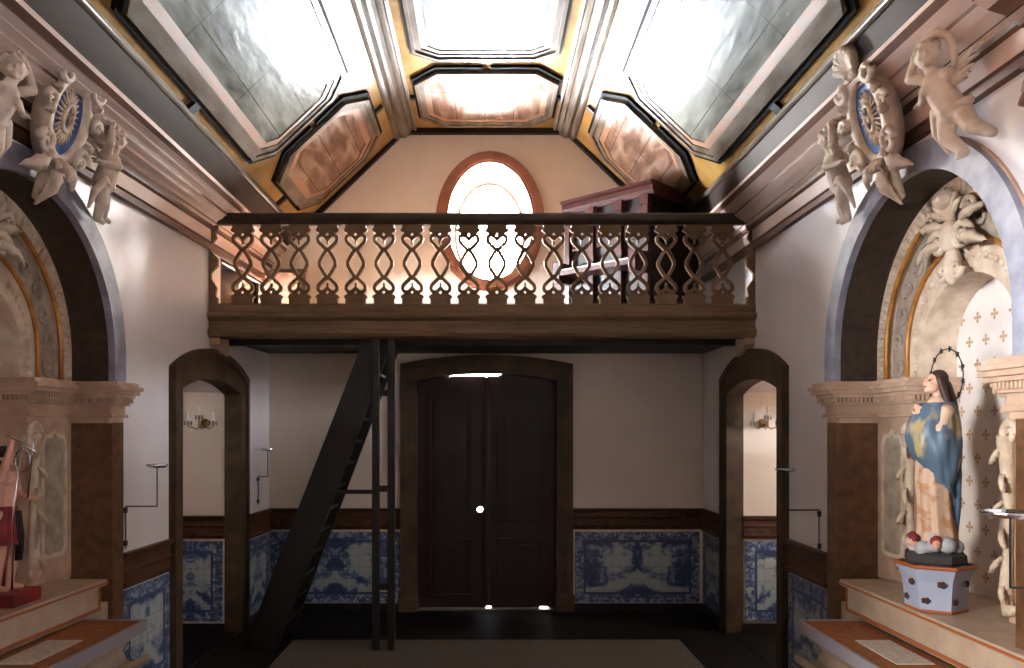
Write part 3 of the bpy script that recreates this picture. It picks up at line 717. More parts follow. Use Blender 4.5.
def altar(s):
    global XF
    XF = side(s, AY)
    t = thing('side_altar', (0,0,0), 'arched stucco side altar recessed in the %s wall with capitals and carved keystone' % s, 'altar')
    # bluish stone band on the wall
    bm = B(); ringsolid(bm, arc(1.15,3.85), arc(.99,3.69), lambda u,z:(-.05,u,z), lambda u,z:(.03,u,z), True); obj('stone_arch', bm, M['bluestone'], t)
    bm = B(); ringsolid(bm, arc(1.165,3.865), arc(1.148,3.848), lambda u,z:(-.015,u,z), lambda u,z:(.02,u,z), True); obj('arch_bead', bm, M['stone'], t)
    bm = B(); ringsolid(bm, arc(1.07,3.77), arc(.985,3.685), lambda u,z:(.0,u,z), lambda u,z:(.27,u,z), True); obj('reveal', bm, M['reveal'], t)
    # archivolts
    bm = B(); ringsolid(bm, arc(1.0,3.70), arc(.85,3.55), lambda u,z:(.265,u,z), lambda u,z:(.55,u,z), True)
    for p, tg in alongarch(.915, 3.62, 50):
        th = math.atan2(tg.y, tg.x); ell(bm, (.262, p.x, p.y), (.022,.018,.05), rx(th), 8)
    obj('archivolt', bm, M['stucco'], t, label='outer carved archivolt')
    def roll(a_, z_, r_, d_):
        bm = B(); tube(bm, [(d_,u,z) for u,z in arc(a_, z_)], r_, 8); obj('gilt_roll', bm, M['gilt'], t, smooth=True)
    roll(.845, 3.545, .018, .262)
    bm = B(); ringsolid(bm, arc(.85,3.55), arc(.65,3.31), lambda u,z:(.31,u,z), lambda u,z:(.55,u,z), True)
    for k, (p, tg) in enumerate(alongarch(.75, 3.43, 15)):
        e1 = (0, tg.x, tg.y); e2 = (0, -tg.y, tg.x); spiral(bm, (.30, p.x, p.y), .06, 1.3, e1, e2, .014, 16, 1 if k % 2 else -1)
    obj('archivolt', bm, M['stucco_grey'], t, label='middle grey archivolt')
    roll(.645, 3.305, .016, .305)
    bm = B(); ringsolid(bm, arc(.65,3.31), arc(.48,3.10), lambda u,z:(.32,u,z), lambda u,z:(.55,u,z), True)
    for p, tg in alongarch(.565, 3.205, 36): ell(bm, (.315, p.x, p.y), (.018,.02,.022), None, 8)
    obj('archivolt', bm, M['stucco'], t, label='inner beaded archivolt')
    # niche back with its painted crosses
    bm = bx(.55,.63,-1.1,1.1,.4,3.85)
    base = set(bm.faces)
    for i in range(13):
        for j in range(-4, 5):
            u = j*.17+(.085 if i % 2 else 0); z = 1.22+i*.15
            if z > 2.98 or abs(u) > .46: continue
            for a in (0, PI/2, PI, -PI/2):
                c_, s_ = math.cos(a), math.sin(a)
                q = [(0,0),(.006,.010),(.012,.026),(0,.038),(-.012,.026),(-.006,.010)]
                ext(bm, q, lambda x,y:(.548,u+x*c_-y*s_,z+x*s_+y*c_), lambda x,y:(.552,u+x*c_-y*s_,z+x*s_+y*c_))
    for f in bm.faces:
        if f not in base: f.material_index = 1
    obj('niche_back', bm, [M['niche'], M['cross']], t)
    # piers, pilasters, capitals
    for sg in (1, -1):
        def Y(a, b): return (min(sg*a, sg*b), max(sg*a, sg*b))
        bm = bx(-.03, .28, *Y(.985,1.15), 0, 2.205); obj('pier', bm, M['marble'], t)
        bm = bx(.27, .55, *Y(.48,.985), 1.08, 2.205); pl_ = obj('pilaster', bm, M['stone'], t)
        q = [(.60,1.30),(.64,1.26),(.86,1.26),(.90,1.30),(.90,2.06),(.86,2.12),(.80,2.12),(.75,2.16),(.70,2.12),(.64,2.12),(.60,2.06)]
        q = [(sg*u, z) for u, z in q]
        bm = B(); ringsolid(bm, q, inset(q,.028), lambda u,z:(.272,u,z), lambda u,z:(.250,u,z)); obj('panel_frame', bm, M['stucco'], pl_)
        bm = B(); ext(bm, inset(q,.028), lambda u,z:(.272,u,z), lambda u,z:(.262,u,z)); obj('panel_field', bm, M['stucco_grey'], pl_)
        # scrolled volute under the capital at the niche corner
        bm = B()
        spiral(bm, (.25, sg*.51, 2.13), .07, 1.5, (0,sg,0), (0,0,1), .022); spiral(bm, (.25, sg*.51, 1.2), .05, 1.3, (0,sg,0), (0,0,-1), .018)
        tube(bm, [(.24,sg*.49,2.12),(.25,sg*.50,1.9),(.25,sg*.51,1.7),(.25,sg*.50,1.5),(.24,sg*.50,1.3),(.25,sg*.50,1.14)], [.045,.036,.026,.024,.036,.028], 10)
        for k in range(6): leaf(bm, (.22,sg*.50,2.06-k*.15), (.19,sg*(.50+(.06 if k%2 else -.06)),1.96-k*.15), .026, (-1,0,0), .015)
        obj('scroll', bm, M['stucco'], t, smooth=True)
        for (d0, u0, u1, de) in ((-.03,.94,1.15,.28),(.27,.46,.97,.55)):
            bm = B(); out = u0 > .8
            for (e, za, zb) in ((.0,2.20,2.24),(.03,2.24,2.265),(.01,2.265,2.33),(.04,2.33,2.345),(.07,2.385,2.41),(.10,2.41,2.44),(.12,2.44,2.47),(.09,2.47,2.50),(.035,2.345,2.385)):
                box(bm, d0-e, de, *Y(u0-e*.6, u1+(e*.6 if out else 0)), za, zb, .004)
            for i in range(20):
                du = u0-.02+i*.03
                if du < u1+.02: box(bm, d0-.062, d0-.03, *Y(du, du+.017), 2.35, 2.383)
                dd = d0-.05+i*.03
                if dd < de-.03: box(bm, dd, dd+.017, *Y(u0-.045, u0-.015), 2.35, 2.383)
            obj('capital', bm, M['stone'], t)
    # keystone ornament
    bm = B(); kx = .22
    for k in range(7):
        a = -PI/3+k*PI/9; leaf(bm, (kx+.04,0,3.42), (kx-.04, .2*math.sin(a), 3.42+.2*math.cos(a)), .035, (-1,0,0), .03)
    for sg in (1,-1):
        spiral(bm, (kx, sg*.12, 3.3), .09, 1.6, (0,sg,0), (0,0,1), .024); spiral(bm, (kx, sg*.2, 3.46), .06, 1.4, (0,-sg,0), (0,0,1), .018)
        spiral(bm, (kx, sg*.07, 3.12), .06, 1.4, (0,sg,0), (0,0,-1), .018)
        leaf(bm, (kx+.03, sg*.08,3.32), (kx-.01, sg*.36,3.22), .05, (-1,0,.2), .05); leaf(bm, (kx+.03, sg*.06,3.4), (kx, sg*.34,3.44), .045, (-1,0,.2), .04)
    ell(bm, (kx,0,3.33), (.05,.07,.1)); ell(bm, (kx+.02,0,3.15), (.05,.05,.12)); ell(bm,(kx-.02,0,3.55),(.07,.09,.06))
    obj('keystone', bm, M['stucco'], t, smooth=True)
    # shelf
    bm = bx(-.06, -.031, -1.4, .76, .88, 1.06); box(bm, -.031, .55, -.98, .76, .88, 1.06); box(bm, -.10, -.031, -1.4, .78, 1.06, 1.10); box(bm, -.031, .55, -.98, .78, 1.06, 1.10); box(bm, .0, .5, -.98, .98, .3, .9)
    sh = obj('altar_shelf', bm, M['shelf'], t)
    bm = bx(-.108, -.098, -1.4, .785, 1.072, 1.084); box(bm, -.068, -.058, -1.4, .765, .885, .905); box(bm, -.068,-.058,.74,.755,.9,1.05)
    box(bm, -.10,.3,.778,.785,1.072,1.084)
    obj('rust_lines', bm, M['rust'], sh)
    # altar table in front
    c0 = .57
    tb = thing('altar_table', (-.25,-.2,0), 'altar table with brown cloth top and scrolled sides against the %s wall' % s, 'altar table')
    obj('table_top', bx(-.46,-.035,-1.6,c0,.80,.855,.004), M['tabletop'], tb)
    bm = bx(-.475,-.455,-1.6,c0+.01,.785,.862); box(bm,-.47,-.035,c0,c0+.014,.785,.862); obj('edge_strip', bm, M['lilac'], tb)
    pr = [(-.42,.785),(-.42,.75),(-.36,.72),(-.33,.66),(-.36,.6),(-.42,.57),(-.45,.5),(-.43,.42),(-.34,.34),(-.24,.22),(-.22,.1),(-.26,.06),(-.26,0),(-.035,0),(-.035,.785)]
    bm = B(); ext(bm, pr, lambda d,z:(d,-1.55,z), lambda d,z:(d,c0-.03,z)); obj('altar_front', bm, M['shelf'], tb)
    bm = B(); tube(bm, [(-.475,c0+.0,.6),(-.475,-1.55,.6)], .03, 10); obj('roll_moulding', bm, M['shelf'], tb, smooth=True)
    XF = Matrix.Identity(4)
    return
for s in ('left','right'): altar(s)
for s, dd in (('left', .0), ('right', .0)):
    XF = side(s, AY)
    bm = bx(-.33,-.12,-.45,.05,.856,.862); tag(obj('altar_cloth', bm, M['lace']), 'small white cloth lying on the brown top of the %s altar table' % s, 'cloth')
XF = Matrix.Identity(4)

# ------------------------------------------------------------------ cartouches and putti on top of the arches
def putto(s, label, mir, shift, k_=.88):
    global XF
    P0 = Vector((-.16,-.74,3.70))
    XF = side(s, AY) @ Matrix.Translation(shift) @ Matrix.Diagonal((1, mir, 1, 1)) @ Matrix.Translation(P0) @ Matrix.Scale(k_, 4) @ Matrix.Translation(-P0)
    HR = rz(mir*.9)
    t = thing('cherub_statue', (-.1,-.8,3.6), label, 'statue', 'plaster cherubs above the altar arches')
    bm = B()
    hd = Vector((-.31,-.66,4.12))
    def E(p, r, sg=12): ell(bm, hd+HR@Vector(p), r, HR, sg)
    E((0,0,0), (.072,.068,.08)); E((-.03,0,-.028), (.045,.052,.045))
    for q in (.028,-.028): E((-.052,q,-.03), (.022,.022,.022), 10)
    E((-.080,0,-.012), (.013,.010,.014), 10)
    for q in (1,-1): E((-.066,q*.027,.020), (.014,.022,.007), 8); E((.0,q*.07,-.01), (.014,.01,.02), 8)
    E((-.068,0,-.040), (.012,.018,.006), 8); E((-.064,0,-.051), (.011,.014,.005), 8); E((-.056,0,-.068), (.02,.02,.016), 8)
    cap(bm, (-.30,-.66,4.05), (-.275,-.665,4.0), .035, .04)
    limb(bm, [(-.265,-.665,3.96),(-.235,-.68,3.88),(-.19,-.70,3.79)], [.075,.08,.085])
    for q in (.05,-.05): ell(bm, (-.25,-.665+q*1.2,3.985), .04, seg=10)
    # legs: one forward, one trailing on the arch
    limb(bm, [(-.19,-.66,3.77),(-.20,-.66,3.64),(-.13,-.72,3.53)], [.062,.048,.032]); limb(bm, [(-.13,-.72,3.53),(-.17,-.73,3.50)], [.028,.02])
    limb(bm, [(-.16,-.74,3.77),(-.14,-.80,3.66),(-.08,-.90,3.58)], [.062,.048,.03]); limb(bm, [(-.08,-.90,3.58),(-.11,-.94,3.56)], [.026,.02])
    # arms
    limb(bm, [(-.27,-.60,4.0),(-.34,-.52,4.04),(-.33,-.56,4.17)], [.036,.03,.022]); ell(bm, (-.325,-.57,4.19), (.022,.018,.026), seg=10)
    limb(bm, [(-.23,-.72,3.99),(-.33,-.66,3.91),(-.27,-.52,3.90)], [.036,.03,.022]); ell(bm, (-.26,-.50,3.90), (.026,.024,.014), seg=10)
    for k in range(4):
        cap(bm, (-.27+.013*k-.02,-.50,3.90), (-.275+.015*k-.02,-.455-(.006*abs(k-1)),3.885), .0075, .006, 6)
        cap(bm, (-.34+.012*k,-.575,4.2), (-.34+.012*k,-.60,4.235-(.004*k)), .007, .006, 6)
    cap(bm, (-.27,-.51,3.91), (-.25,-.48,3.925), .008, .006, 6); cap(bm, (-.33,-.56,4.18), (-.35,-.585,4.19), .008, .006, 6)
    obj('body', bm, M['putto'], t, mods=(.0065, 3))
    bm = B(); random.seed(3)
    for k in range(26):
        a = random.uniform(0, 2*PI); e = random.uniform(.1, 1.3)
        p = hd+HR@Vector((.022+.06*math.cos(a)*math.cos(e), .066*math.sin(a)*math.cos(e), .028+.066*math.sin(e))); ell(bm, p, .02, seg=8)
    obj('hair', bm, M['putto'], t, smooth=True)
    for q, dr in ((1, (.05,-.22,.12)), (-1, (.12,-.02,.16))):
        bm = B(); b_ = Vector((-.2,-.70,3.97)) if q > 0 else Vector((-.2,-.63,3.97))
        for k in range(5):
            d_ = Vector(dr); d_.z -= k*.05; d_ *= (1-.12*k); leaf(bm, b_+Vector((0,0,-.012*k)), b_+d_, .03, (-.8,.0,.2), .025)
        obj('wing', bm, M['putto'], t, smooth=True)
    # billowing drapery arching over the head and round the hips
    bm = B(); ps = [(-.29,-.57,4.21),(-.30,-.62,4.235),(-.27,-.68,4.25),(-.23,-.74,4.2),(-.21,-.76,4.1),(-.20,-.74,4.0)]
    tube(bm, ps, [.018,.026,.028,.026,.022,.012], 10)
    obj('drapery', bm, M['putto'], t, smooth=True); bm = B()
    limb(bm, [(-.24,-.62,3.80),(-.24,-.72,3.77),(-.15,-.80,3.80)], [.03,.035,.03]); limb(bm, [(-.24,-.62,3.80),(-.2,-.56,3.7),(-.14,-.58,3.58)], [.035,.03,.015])
    obj('drapery', bm, M['putto'], t, mods=(.007, 4))
    XF = Matrix.Identity(4)
def cartouche(s):
    global XF
    tilt = Matrix.Rotation(-.28, 4, 'Y')
    XF = side(s, AY) @ Matrix.Translation((-.20, 0.03, 4.07)) @ tilt @ Matrix.Scale(1.08, 4)
    t = thing('cartouche', (0,0,-.3), 'carved oval cartouche with blue shield and shell crest above the %s altar arch' % s, 'cartouche')
    bm = B(); ringsolid(bm, oval(0,0,.19,.27), oval(0,0,.145,.215), lambda u,z:(-.07,u,z), lambda u,z:(.03,u,z))
    for k in range(14):
        a = k*2*PI/14; p = Vector((-.07, .185*math.cos(a), .25*math.sin(a)))
        leaf(bm, p, p+Vector((-.01,.07*math.cos(a+.5),.07*math.sin(a+.5))), .03, (-1,0,0), .03)
    for sg in (1,-1):
        spiral(bm, (-.08, sg*.17,-.19), .07, 1.5, (0,sg,0),(0,0,1), .022); spiral(bm, (-.08, sg*.15,.22), .06, 1.4, (0,sg,0),(0,0,-1), .02)
        spiral(bm, (-.08, sg*.22,.03), .05, 1.4, (0,sg,0),(0,0,1), .018)
        leaf(bm, (-.05,sg*.06,-.24), (-.04,sg*.24,-.36), .05, (-1,0,0), .04)
    obj('scroll_frame', bm, M['putto'], t, smooth=True)
    bm = B(); ext(bm, oval(0,0,.15,.22), lambda u,z:(-.035,u,z), lambda u,z:(.03,u,z)); sh = obj('shield', bm, M['blue'], t)
    bm = B()
    for k in range(26):   # wreath of short rays around a raised monogram
        a = k*2*PI/26; cap(bm, (-.045,.055*math.cos(a),.10*math.sin(a)), (-.04,.10*math.cos(a),.155*math.sin(a)), .009, .004, 6)
    tube(bm, [(-.05,.04*math.cos(a*PI/8),.075*math.sin(a*PI/8)) for a in range(16)], .014, 8, closed=True)
    for u0, u1 in ((-.045,-.02),(-.02,0),(0,.02),(.02,.045)):
        up = abs(u0) > abs(u1) or (u0 == 0); 
    tube(bm, [(-.055,-.04,-.05),(-.055,-.03,.05),(-.055,0,-.02),(-.055,.03,.05),(-.055,.04,-.05)], .011, 6)
    obj('ray_wreath', bm, M['stucco'], sh, smooth=True)
    bm = B()
    for k in range(9):
        a = -1.25+k*2.5/8; cap(bm, (-.06,0,.27), (-.10, .10*math.sin(a), .28+.13*math.cos(a)), .012, .026, 8)
    ell(bm, (-.06,0,.27), (.04,.06,.035)); ell(bm, (-.06,0,.34), (.03,.09,.09))
    obj('shell', bm, M['stucco'], t, smooth=True)
    bm = B(); leaf(bm, (-.04,0,-.24), (-.02,0,-.52), .06, (-1,0,0), .06); spiral(bm, (-.06,0,-.3), .05, 1.3, (-1,0,0),(0,0,1), .03); cap(bm, (-.02,0,-.27), (.0,0,-.47), .045, .025)
    obj('drop_leaf', bm, M['stucco'], t, smooth=True)
    XF = Matrix.Identity(4)
for s in ('left','right'):
    cartouche(s)
    putto(s, 'winged plaster cherub on the %s altar arch, the one nearer the viewer' % s, 1, (.0,-.02 if s == 'right' else .12,.03))
    putto(s, 'winged plaster cherub on the %s altar arch, on the side towards the gallery' % s, -1, (.02,-.10,.05))

# ------------------------------------------------------------------ Virgin statue, right altar
def loft(bm, secs, n=56, capends=True):
    """secs: (x,y,z,rx,ry,amp,folds,phase)"""
    rings = []
    for (x,y,z,a,b,am,fo,ph) in secs:
        ring = []
        for k in range(n):
            t = 2*PI*k/n; f = 1+am*(math.sin(fo*t+ph)+.5*math.sin((fo*1.7)//1*t+ph*2.3))
            ring.append(bm.verts.new((x+a*f*math.cos(t), y+b*f*math.sin(t), z)))
        rings.append(ring)
    for p, q in zip(rings, rings[1:]):
        for k in range(n): bm.faces.new((p[k], p[(k+1)%n], q[(k+1)%n], q[k]))
    if capends: bm.faces.new(rings[0][::-1]); bm.faces.new(rings[-1])
def head(bm, c, s=1.0, yaw=0, pitch=0):
    """head facing -X, s = scale relative to 0.07 m half height"""
    R = rz(yaw) @ ry(pitch); c = Vector(c)
    def E(p, r, sg=14): ell(bm, c+R@(Vector(p)*s), tuple(v*s for v in r), R, sg)
    E((0.008,0,.012), (.055,.05,.058)); E((-.014,0,-.02), (.040,.041,.046)); E((-.036,0,-.053), (.015,.018,.014))
    E((-.058,0,-.008), (.011,.008,.018), 10); E((-.066,0,-.016), (.009,.009,.007), 10)
    for q in (1,-1):
        E((-.036,q*.022,-.022), (.016,.016,.016), 10); E((-.045,q*.02,.013), (.012,.018,.005), 10); E((.006,q*.05,-.008), (.010,.006,.016), 8)
    E((-.052,0,-.033), (.008,.014,.004), 8); E((-.050,0,-.040), (.009,.012,.004), 8)
    return R
def face_paint(c, s, R, parent):
    c = Vector(c); bm = B()
    for q in (1,-1): ell(bm, c+R@(Vector((-.048,q*.02,.002))*s), (.006*s,.010*s,.005*s), R, 8)
    obj('eyes', bm, M['eye'], parent)
    bm = B(); ell(bm, c+R@(Vector((-.057,0,-.037))*s), (.006*s,.012*s,.005*s), R, 8); obj('lips', bm, M['lips'], parent)
def hand(bm, wrist, palmdir, side_, s=1.0, curl=.3):
    wrist, d, sd = Vector(wrist), Vector(palmdir).normalized(), Vector(side_).normalized(); nn = d.cross(sd)
    pc = wrist+d*.022*s; ell(bm, pc, (.014*s,.014*s,.014*s), seg=10); ell(bm, pc+sd*.007*s, .011*s, seg=8); ell(bm, pc-sd*.007*s, .011*s, seg=8)
    for k, L in enumerate((.030,.034,.032,.025)):
        b = pc+d*.010*s+sd*(.0135-.009*k)*s; m = b+d*L*.55*s; e = m+(d*math.cos(curl)+nn*math.sin(curl))*L*.45*s
        limb(bm, [b, m, e], [.0046*s,.0042*s,.0036*s])
    b = wrist+d*.012*s+sd*.012*s; limb(bm, [b, b+(d*.6+sd*.8)*.018*s, b+(d*.9+sd*.5)*.034*s], [.0055*s,.005*s,.004*s])
XF = side('right', AY)
t = thing('statue_pedestal', (.04,-.17,1.10), 'pale blue six-sided pedestal with dark painted flowers under the standing female figure', 'pedestal')
px_, py_ = .04, -.17
def hexring(r, z): return [(px_+r*math.cos(k*PI/3+PI/6), py_+r*math.sin(k*PI/3+PI/6), z) for k in range(6)]
bm = B()
lv = [hexring(r,z) for r,z in ((.155,1.10),(.16,1.12),(.165,1.2),(.175,1.28),(.205,1.36))]
R_ = [[bm.verts.new(p) for p in l] for l in lv]
for a, b in zip(R_, R_[1:]):
    for k in range(6): bm.faces.new((a[k],a[(k+1)%6],b[(k+1)%6],b[k]))
bm.faces.new(R_[0][::-1]); bm.faces.new(R_[-1]); obj('body', bm, M['ped'], t)
for r_, z_, q_ in ((.207,1.365,.012),(.16,1.11,.009)):
    bm = B(); tube(bm, hexring(r_, z_), q_, 8, closed=True); obj('rust_edge', bm, M['rust'], t)
bm = B(); random.seed(5)
for k in range(6):
    for (o_, z_) in ((-.045,1.17),(.035,1.27)):
        a0, a1 = k*PI/3+PI/6, (k+1)*PI/3+PI/6; r = .165+(z_-1.2)*.2
        p = Vector((px_+r*(math.cos(a0)+math.cos(a1))/2, py_+r*(math.sin(a0)+math.sin(a1))/2, z_)); nrm = Vector((math.cos((a0+a1)/2), math.sin((a0+a1)/2), 0)); tg = Vector((-nrm.y, nrm.x, 0))
        c = p+tg*o_+nrm*.002
        bm = B(); ell(bm, c, (.010,.010,.008), seg=8)
        for j in range(5):
            an = j*2*PI/5; ell(bm, c+tg*.016*math.cos(an)+Vector((0,0,.011*math.sin(an))), (.012,.013,.010), seg=8)
        obj('painted_flower', bm, M['flower'], t)
t = thing('virgin_statue', (px_,py_,1.375), 'painted statue of a woman in blue and gold mantle with star halo, right niche', 'statue')
bm = B(); lathe(bm, [(.16,1.376),(.168,1.39),(.165,1.43),(.15,1.445)], (px_,py_,0), 8); obj('plinth', bm, M['dkbase'], t)
bm = B(); random.seed(11)
for k in range(22):
    a = k*2*PI/11+.2; r = .115 if k < 11 else .06; ell(bm, (px_+r*math.cos(a), py_+r*math.sin(a), 1.46+random.uniform(0,.03)+(.03 if k >= 11 else 0)), random.uniform(.035,.05), seg=10)
obj('cloud', bm, M['cloud'], t, mods=(.008, 3))
for a in (PI, PI*.72, PI*1.35):
    c = (px_+.13*math.cos(a), py_+.13*math.sin(a), 1.50); bm = B(); R = head(bm, c, .55, a-PI)
    ch = obj('cherub_head', bm, M['skin'], t, mods=(.004, 2)); bm = B(); ell(bm, Vector(c)+R@Vector((.008,0,.012)), (.033,.031,.034)); obj('cherub_hair', bm, M['red'], ch, smooth=True)
sx, sy = px_+.01, py_
bm = B()
loft(bm, [(sx,sy,1.47,.115,.105,.06,9,0),(sx,sy,1.52,.11,.10,.07,9,.1),(sx-.005,sy,1.62,.098,.09,.07,9,.3),(sx-.012,sy,1.74,.094,.086,.06,9,.5),(sx-.018,sy,1.86,.098,.09,.05,9,.7),(sx-.012,sy,1.98,.10,.095,.03,7,.9),(sx,sy,2.08,.085,.09,.03,7,1),(sx,sy,2.18,.078,.095,.02,7,1),(sx+.002,sy,2.27,.07,.10,.01,7,1),(sx+.004,sy,2.32,.045,.06,0,7,1),(sx,sy,2.35,.03,.03,0,7,1)])
obj('robe', bm, M['robe'], t, smooth=True)
# mantle: wraps back and sides, swings across the front from the right hip
bm = B(); n = 50; rows = []
for i in range(20):
    f = i/19; z = 2.31-.42*f
    row = []
    for k in range(n):
        th = 2*PI*k/n
        front = .5*(1-math.cos(th))              # 1 at -X (front)
        zz = z-(1-front)*.16*f+front*.02*math.sin(3*th)*f
        r_x = .078+.062*math.sin(PI*min(1,f*1.15))**.8+.012*f; r_y = .098+.05*math.sin(PI*min(1,f*1.1))+.01*f
        fold = 1+.045*math.sin(8*th+6*f)+.025*math.sin(15*th-9*f)
        ox = -.022*math.sin(PI*f)
        row.append(bm.verts.new((sx+ox+r_x*fold*math.cos(th), sy+r_y*fold*math.sin(th), zz)))
    rows.append(row)
for a, b in zip(rows, rows[1:]):
    for k in range(n): bm.faces.new((a[k],a[(k+1)%n],b[(k+1)%n],b[k]))
bm.faces.new(rows[-1][::-1]); bm.faces.new(rows[0])
obj('mantle', bm, M['mantle'], t, smooth=True)
bm = B(); loft(bm, [(sx+.075,sy,1.53,.03,.06,.1,5,0),(sx+.08,sy,1.7,.035,.075,.1,5,.5),(sx+.075,sy,1.9,.04,.09,.08,5,1),(sx+.06,sy,2.1,.04,.09,.05,5,1)]); obj('mantle_train', bm, mat('mantle_lining', (86,110,136), .6, (62,82,110), 8), t, smooth=True)
bm = B(); hc = (sx-.012, sy, 2.425); R = head(bm, hc, 1.0, .1, .25); cap(bm, (sx+.004,sy,2.33), (sx,sy,2.39), .027, .026)
hd_ = obj('head', bm, M['skin'], t, mods=(.004, 2)); face_paint(hc, 1.0, R, hd_)
bm = B(); c = Vector(hc); ell(bm, c+Vector((.022,0,.028)), (.052,.056,.052)); ell(bm, c+Vector((.04,0,-.02)), (.038,.05,.06))
limb(bm, [c+Vector((.05,0,-.02)), (sx+.065,sy,2.33), (sx+.085,sy,2.2), (sx+.10,sy,2.08)], [.045,.045,.045,.02])
for q in (1,-1): limb(bm, [c+Vector((.0,q*.046,.02)), c+Vector((.02,q*.052,-.05)), (sx+.03,sy+q*.065,2.30)], [.018,.02,.016])
obj('hair', bm, M['hair'], t, mods=(.006, 3))
for q in (1,-1):
    bm = B(); limb(bm, [(sx,sy+q*.095,2.26),(sx-.045,sy+q*.11,2.15)], [.04,.036]); limb(bm, [(sx-.045,sy+q*.11,2.15),(sx-.10,sy+q*.035,2.215)], [.036,.024]); obj('sleeve', bm, M['robe'], t, mods=(.006, 3))
    bm = B(); cap(bm, (sx-.095,sy+q*.04,2.21),(sx-.105,sy+q*.025,2.225), .014, .012); hand(bm, (sx-.105,sy+q*.022,2.225), (-.2,-q*.15,.95), (-.6,-q*.3,0), 1.15, .35*q); obj('hand', bm, M['skin'], t, mods=(.0028, 1))
bm = B(); hc2 = Vector((sx+.055, sy, 2.46)); tube(bm, [hc2+Vector((0,.165*math.cos(k*PI/20),.165*math.sin(k*PI/20))) for k in range(40)], .0035, 6, closed=True)
tube(bm, [(sx+.055,sy,2.30),(sx+.055,sy,2.46),(sx+.03,sy,2.46)], .004, 6)
hl_ = obj('halo', bm, M['iron'], t)
for k in range(12):
    a = k*PI/6+.2; c = hc2+Vector((0,.165*math.cos(a),.165*math.sin(a))); bm = B()
    st = [((.018 if j%2==0 else .007)*math.cos(j*PI/5), (.018 if j%2==0 else .007)*math.sin(j*PI/5)) for j in range(10)]
    ext(bm, st, lambda u,z:(c.x-.004,c.y+u,c.z+z), lambda u,z:(c.x+.004,c.y+u,c.z+z)); obj('star', bm, M['iron'], hl_)
# ------------------------------------------------------------------ youth statue, left altar (half outside the frame)
XF = side('left', AY)
bxp, byp = .10, -.02
t = thing('youth_statue', (bxp,byp,1.10), 'bare-chested youth statue with red cloth and silver cross in raised hand, left niche', 'statue')
obj('plinth', bx(bxp-.14,bxp+.14,byp-.14,byp+.14,1.10,1.18,.008), M['red'], t)
bm = B()
hc = (bxp-.01, byp, 1.985); R = head(bm, hc, .85, .1, .1); cap(bm, (bxp,byp,1.89),(bxp-.005,byp,1.94), .024,.022)
limb(bm, [(bxp,byp,1.86),(bxp-.008,byp,1.79),(bxp,byp,1.70),(bxp,byp,1.64)], [.05,.062,.052,.058])
for q in (1,-1): ell(bm, (bxp,byp+q*.06,1.865), (.035,.035,.03)); ell(bm, (bxp-.035,byp+q*.03,1.835), (.025,.03,.022))
limb(bm, [(bxp,byp+.035,1.64),(bxp-.025,byp+.045,1.43),(bxp+.005,byp+.05,1.22)], [.05,.037,.024]); limb(bm, [(bxp+.01,byp+.05,1.20),(bxp-.065,byp+.055,1.195)], [.022,.014])
limb(bm, [(bxp,byp-.035,1.64),(bxp+.005,byp-.04,1.43),(bxp+.02,byp-.05,1.22)], [.05,.037,.024]); limb(bm, [(bxp+.025,byp-.05,1.20),(bxp-.045,byp-.055,1.195)], [.022,.014])
limb(bm, [(bxp-.005,byp-.075,1.87),(bxp-.07,byp-.11,1.93),(bxp-.095,byp-.09,2.06)], [.03,.024,.016]); hand(bm, (bxp-.095,byp-.09,2.06), (0,.1,1), (-1,0,0), .9, 1.1)
limb(bm, [(bxp-.005,byp+.075,1.87),(bxp-.01,byp+.11,1.76),(bxp-.10,byp+.07,1.73)], [.03,.024,.016]); hand(bm, (bxp-.10,byp+.07,1.73), (-1,-.2,.1), (0,0,1), .9, .9)
obj('body', bm, M['skin'], t, mods=(.0045, 2))
face_paint(hc, .85, R, t)
bm = B(); c = Vector(hc); ell(bm, c+Vector((.02,0,.022)), (.05,.052,.048)); ell(bm, c+Vector((.035,0,-.02)), (.032,.045,.045)); obj('hair', bm, M['blackcloth'], t, smooth=True)
bm = B(); loft(bm, [(bxp,byp,1.46,.085,.10,.07,8,0),(bxp,byp,1.54,.078,.095,.06,8,.4),(bxp,byp,1.64,.068,.08,.04,8,.8),(bxp,byp,1.69,.062,.07,.02,8,1)]); obj('loincloth', bm, M['red'], t, smooth=True)
bm = B(); loft(bm, [(bxp+.07,byp,1.20,.04,.09,.1,6,0),(bxp+.07,byp,1.45,.035,.09,.1,6,.4),(bxp+.06,byp,1.7,.03,.08,.08,6,.8),(bxp+.05,byp,1.88,.03,.08,.04,6,1)]); obj('cloak', bm, M['red'], t, smooth=True)
bm = B(); loft(bm, [(bxp-.07,byp+.02,1.36,.012,.03,.1,6,0),(bxp-.08,byp+.02,1.5,.015,.035,.1,6,.4),(bxp-.065,byp+.02,1.66,.012,.03,.08,6,.8)]); obj('sash', bm, M['blackcloth'], t, smooth=True)
bm = B(); tube(bm, [(bxp-.10,byp-.09,1.20),(bxp-.11,byp-.09,1.7),(bxp-.165,byp-.085,2.12)], .006, 8); tube(bm, [(bxp-.07,byp-.09,2.12),(bxp-.24,byp-.08,2.02)], .006, 8)
tube(bm, [(bxp-.10,byp+.06,1.73),(bxp-.17,byp-.02,1.95),(bxp-.22,byp-.07,2.10)], .005, 8); tube(bm, [(bxp-.16+.045*math.cos(k*PI/8),byp-.085,1.97+.07*math.sin(k*PI/8)) for k in range(16)], .005, 6, closed=True)
obj('silver_cross', bm, M['metal'], t, smooth=True)
XF = Matrix.Identity(4)

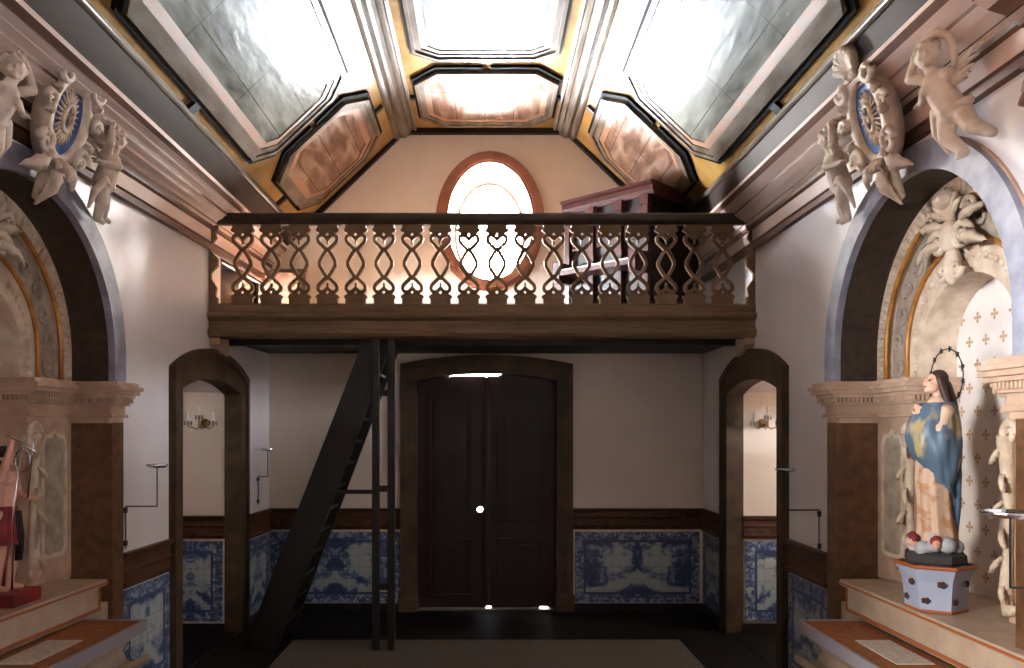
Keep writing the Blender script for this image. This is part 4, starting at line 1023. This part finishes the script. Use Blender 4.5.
# ================================================================== BRACKET LAMPS
def bracket(s, yy, reach, zz, r, label, grp='dish brackets on the walls'):
    global XF
    XF = side(s, yy)
    t = thing('wall_bracket', (0,0,zz-.3), label, 'wall bracket')
    bm = B(); tube(bm, [(-.012,0,zz-.62),(-.012,0,zz-.30)], .005, 8); tube(bm, [(-.012,0,zz-.30),(-reach,0,zz-.30)], .005, 8); tube(bm, [(-reach,0,zz-.30),(-reach,0,zz)], .005, 8)
    for q in (-.58,-.33): box(bm, -.02, 0, -.015, .015, zz+q-.02, zz+q+.02)
    obj('arm', bm, M['iron'], t)
    bm = B(); lathe(bm, [(.01,-.006),(r*.7,-.006),(r,.012),(r,.02),(r*.9,.02),(r*.75,.004),(.01,.004)], (-reach,0,zz), 28); obj('dish', bm, M['metal'], t, smooth=False)
    bm = B(); lathe(bm, [(.02,0),(.02,.012),(.006,.016)], (-reach,0,zz+.004), 12); obj('candle_spike', bm, M['iron'], t)
    XF = Matrix.Identity(4)
bracket('left', 6.08, .25, 1.87, .08, 'thin metal bracket with dish on left wall between altar and doorway')
bracket('right', 6.2, .27, 1.83, .08, 'thin metal bracket with dish on right wall between altar and doorway')
bracket('right', 3.35, .40, 1.79, .11, 'large metal dish bracket at the right edge, nearest the viewer')
bracket('left', 9.1, .12, 1.92, .08, 'small metal dish bracket in the left back corner below the gallery')
# carved corbel scroll at the right edge
XF = side('right', 3.56) @ Matrix.Translation((.03,0,.30)) @ Matrix.Translation((0,0,3.3)) @ Matrix.Scale(.75,4) @ Matrix.Translation((0,0,-3.3))
t = thing('carved_corbel', (0,0,3.1), 'reddish carved scroll corbel on the right wall below the cornice, at right edge', 'corbel')
bm = B(); ell(bm, (-.2,0,3.42), (.1,.12,.1)); spiral(bm, (-.22,.0,3.3), .09, 1.5, (-1,0,0),(0,0,1), .03); leaf(bm, (-.1,0,3.3),(-.3,.0,3.2), .07,(0,0,-1),.04); cap(bm, (-.02,0,3.45),(-.2,0,3.4), .07,.06); cap(bm,(0,0,3.25),(-.24,.04,3.22),.03,.035)
obj('scroll', bm, mat('red_corbel', (140,88,76), .55, (112,64,54), 8), t, smooth=True)
XF = Matrix.Identity(4)

# ================================================================== RUG
bm = bx(-1.95, 1.98, 4.0, 8.15, .0, .015, .004); tag(obj('floor_rug', bm, M['rug']), 'flat brown-grey rug on the dark floor in front of main door', 'rug')
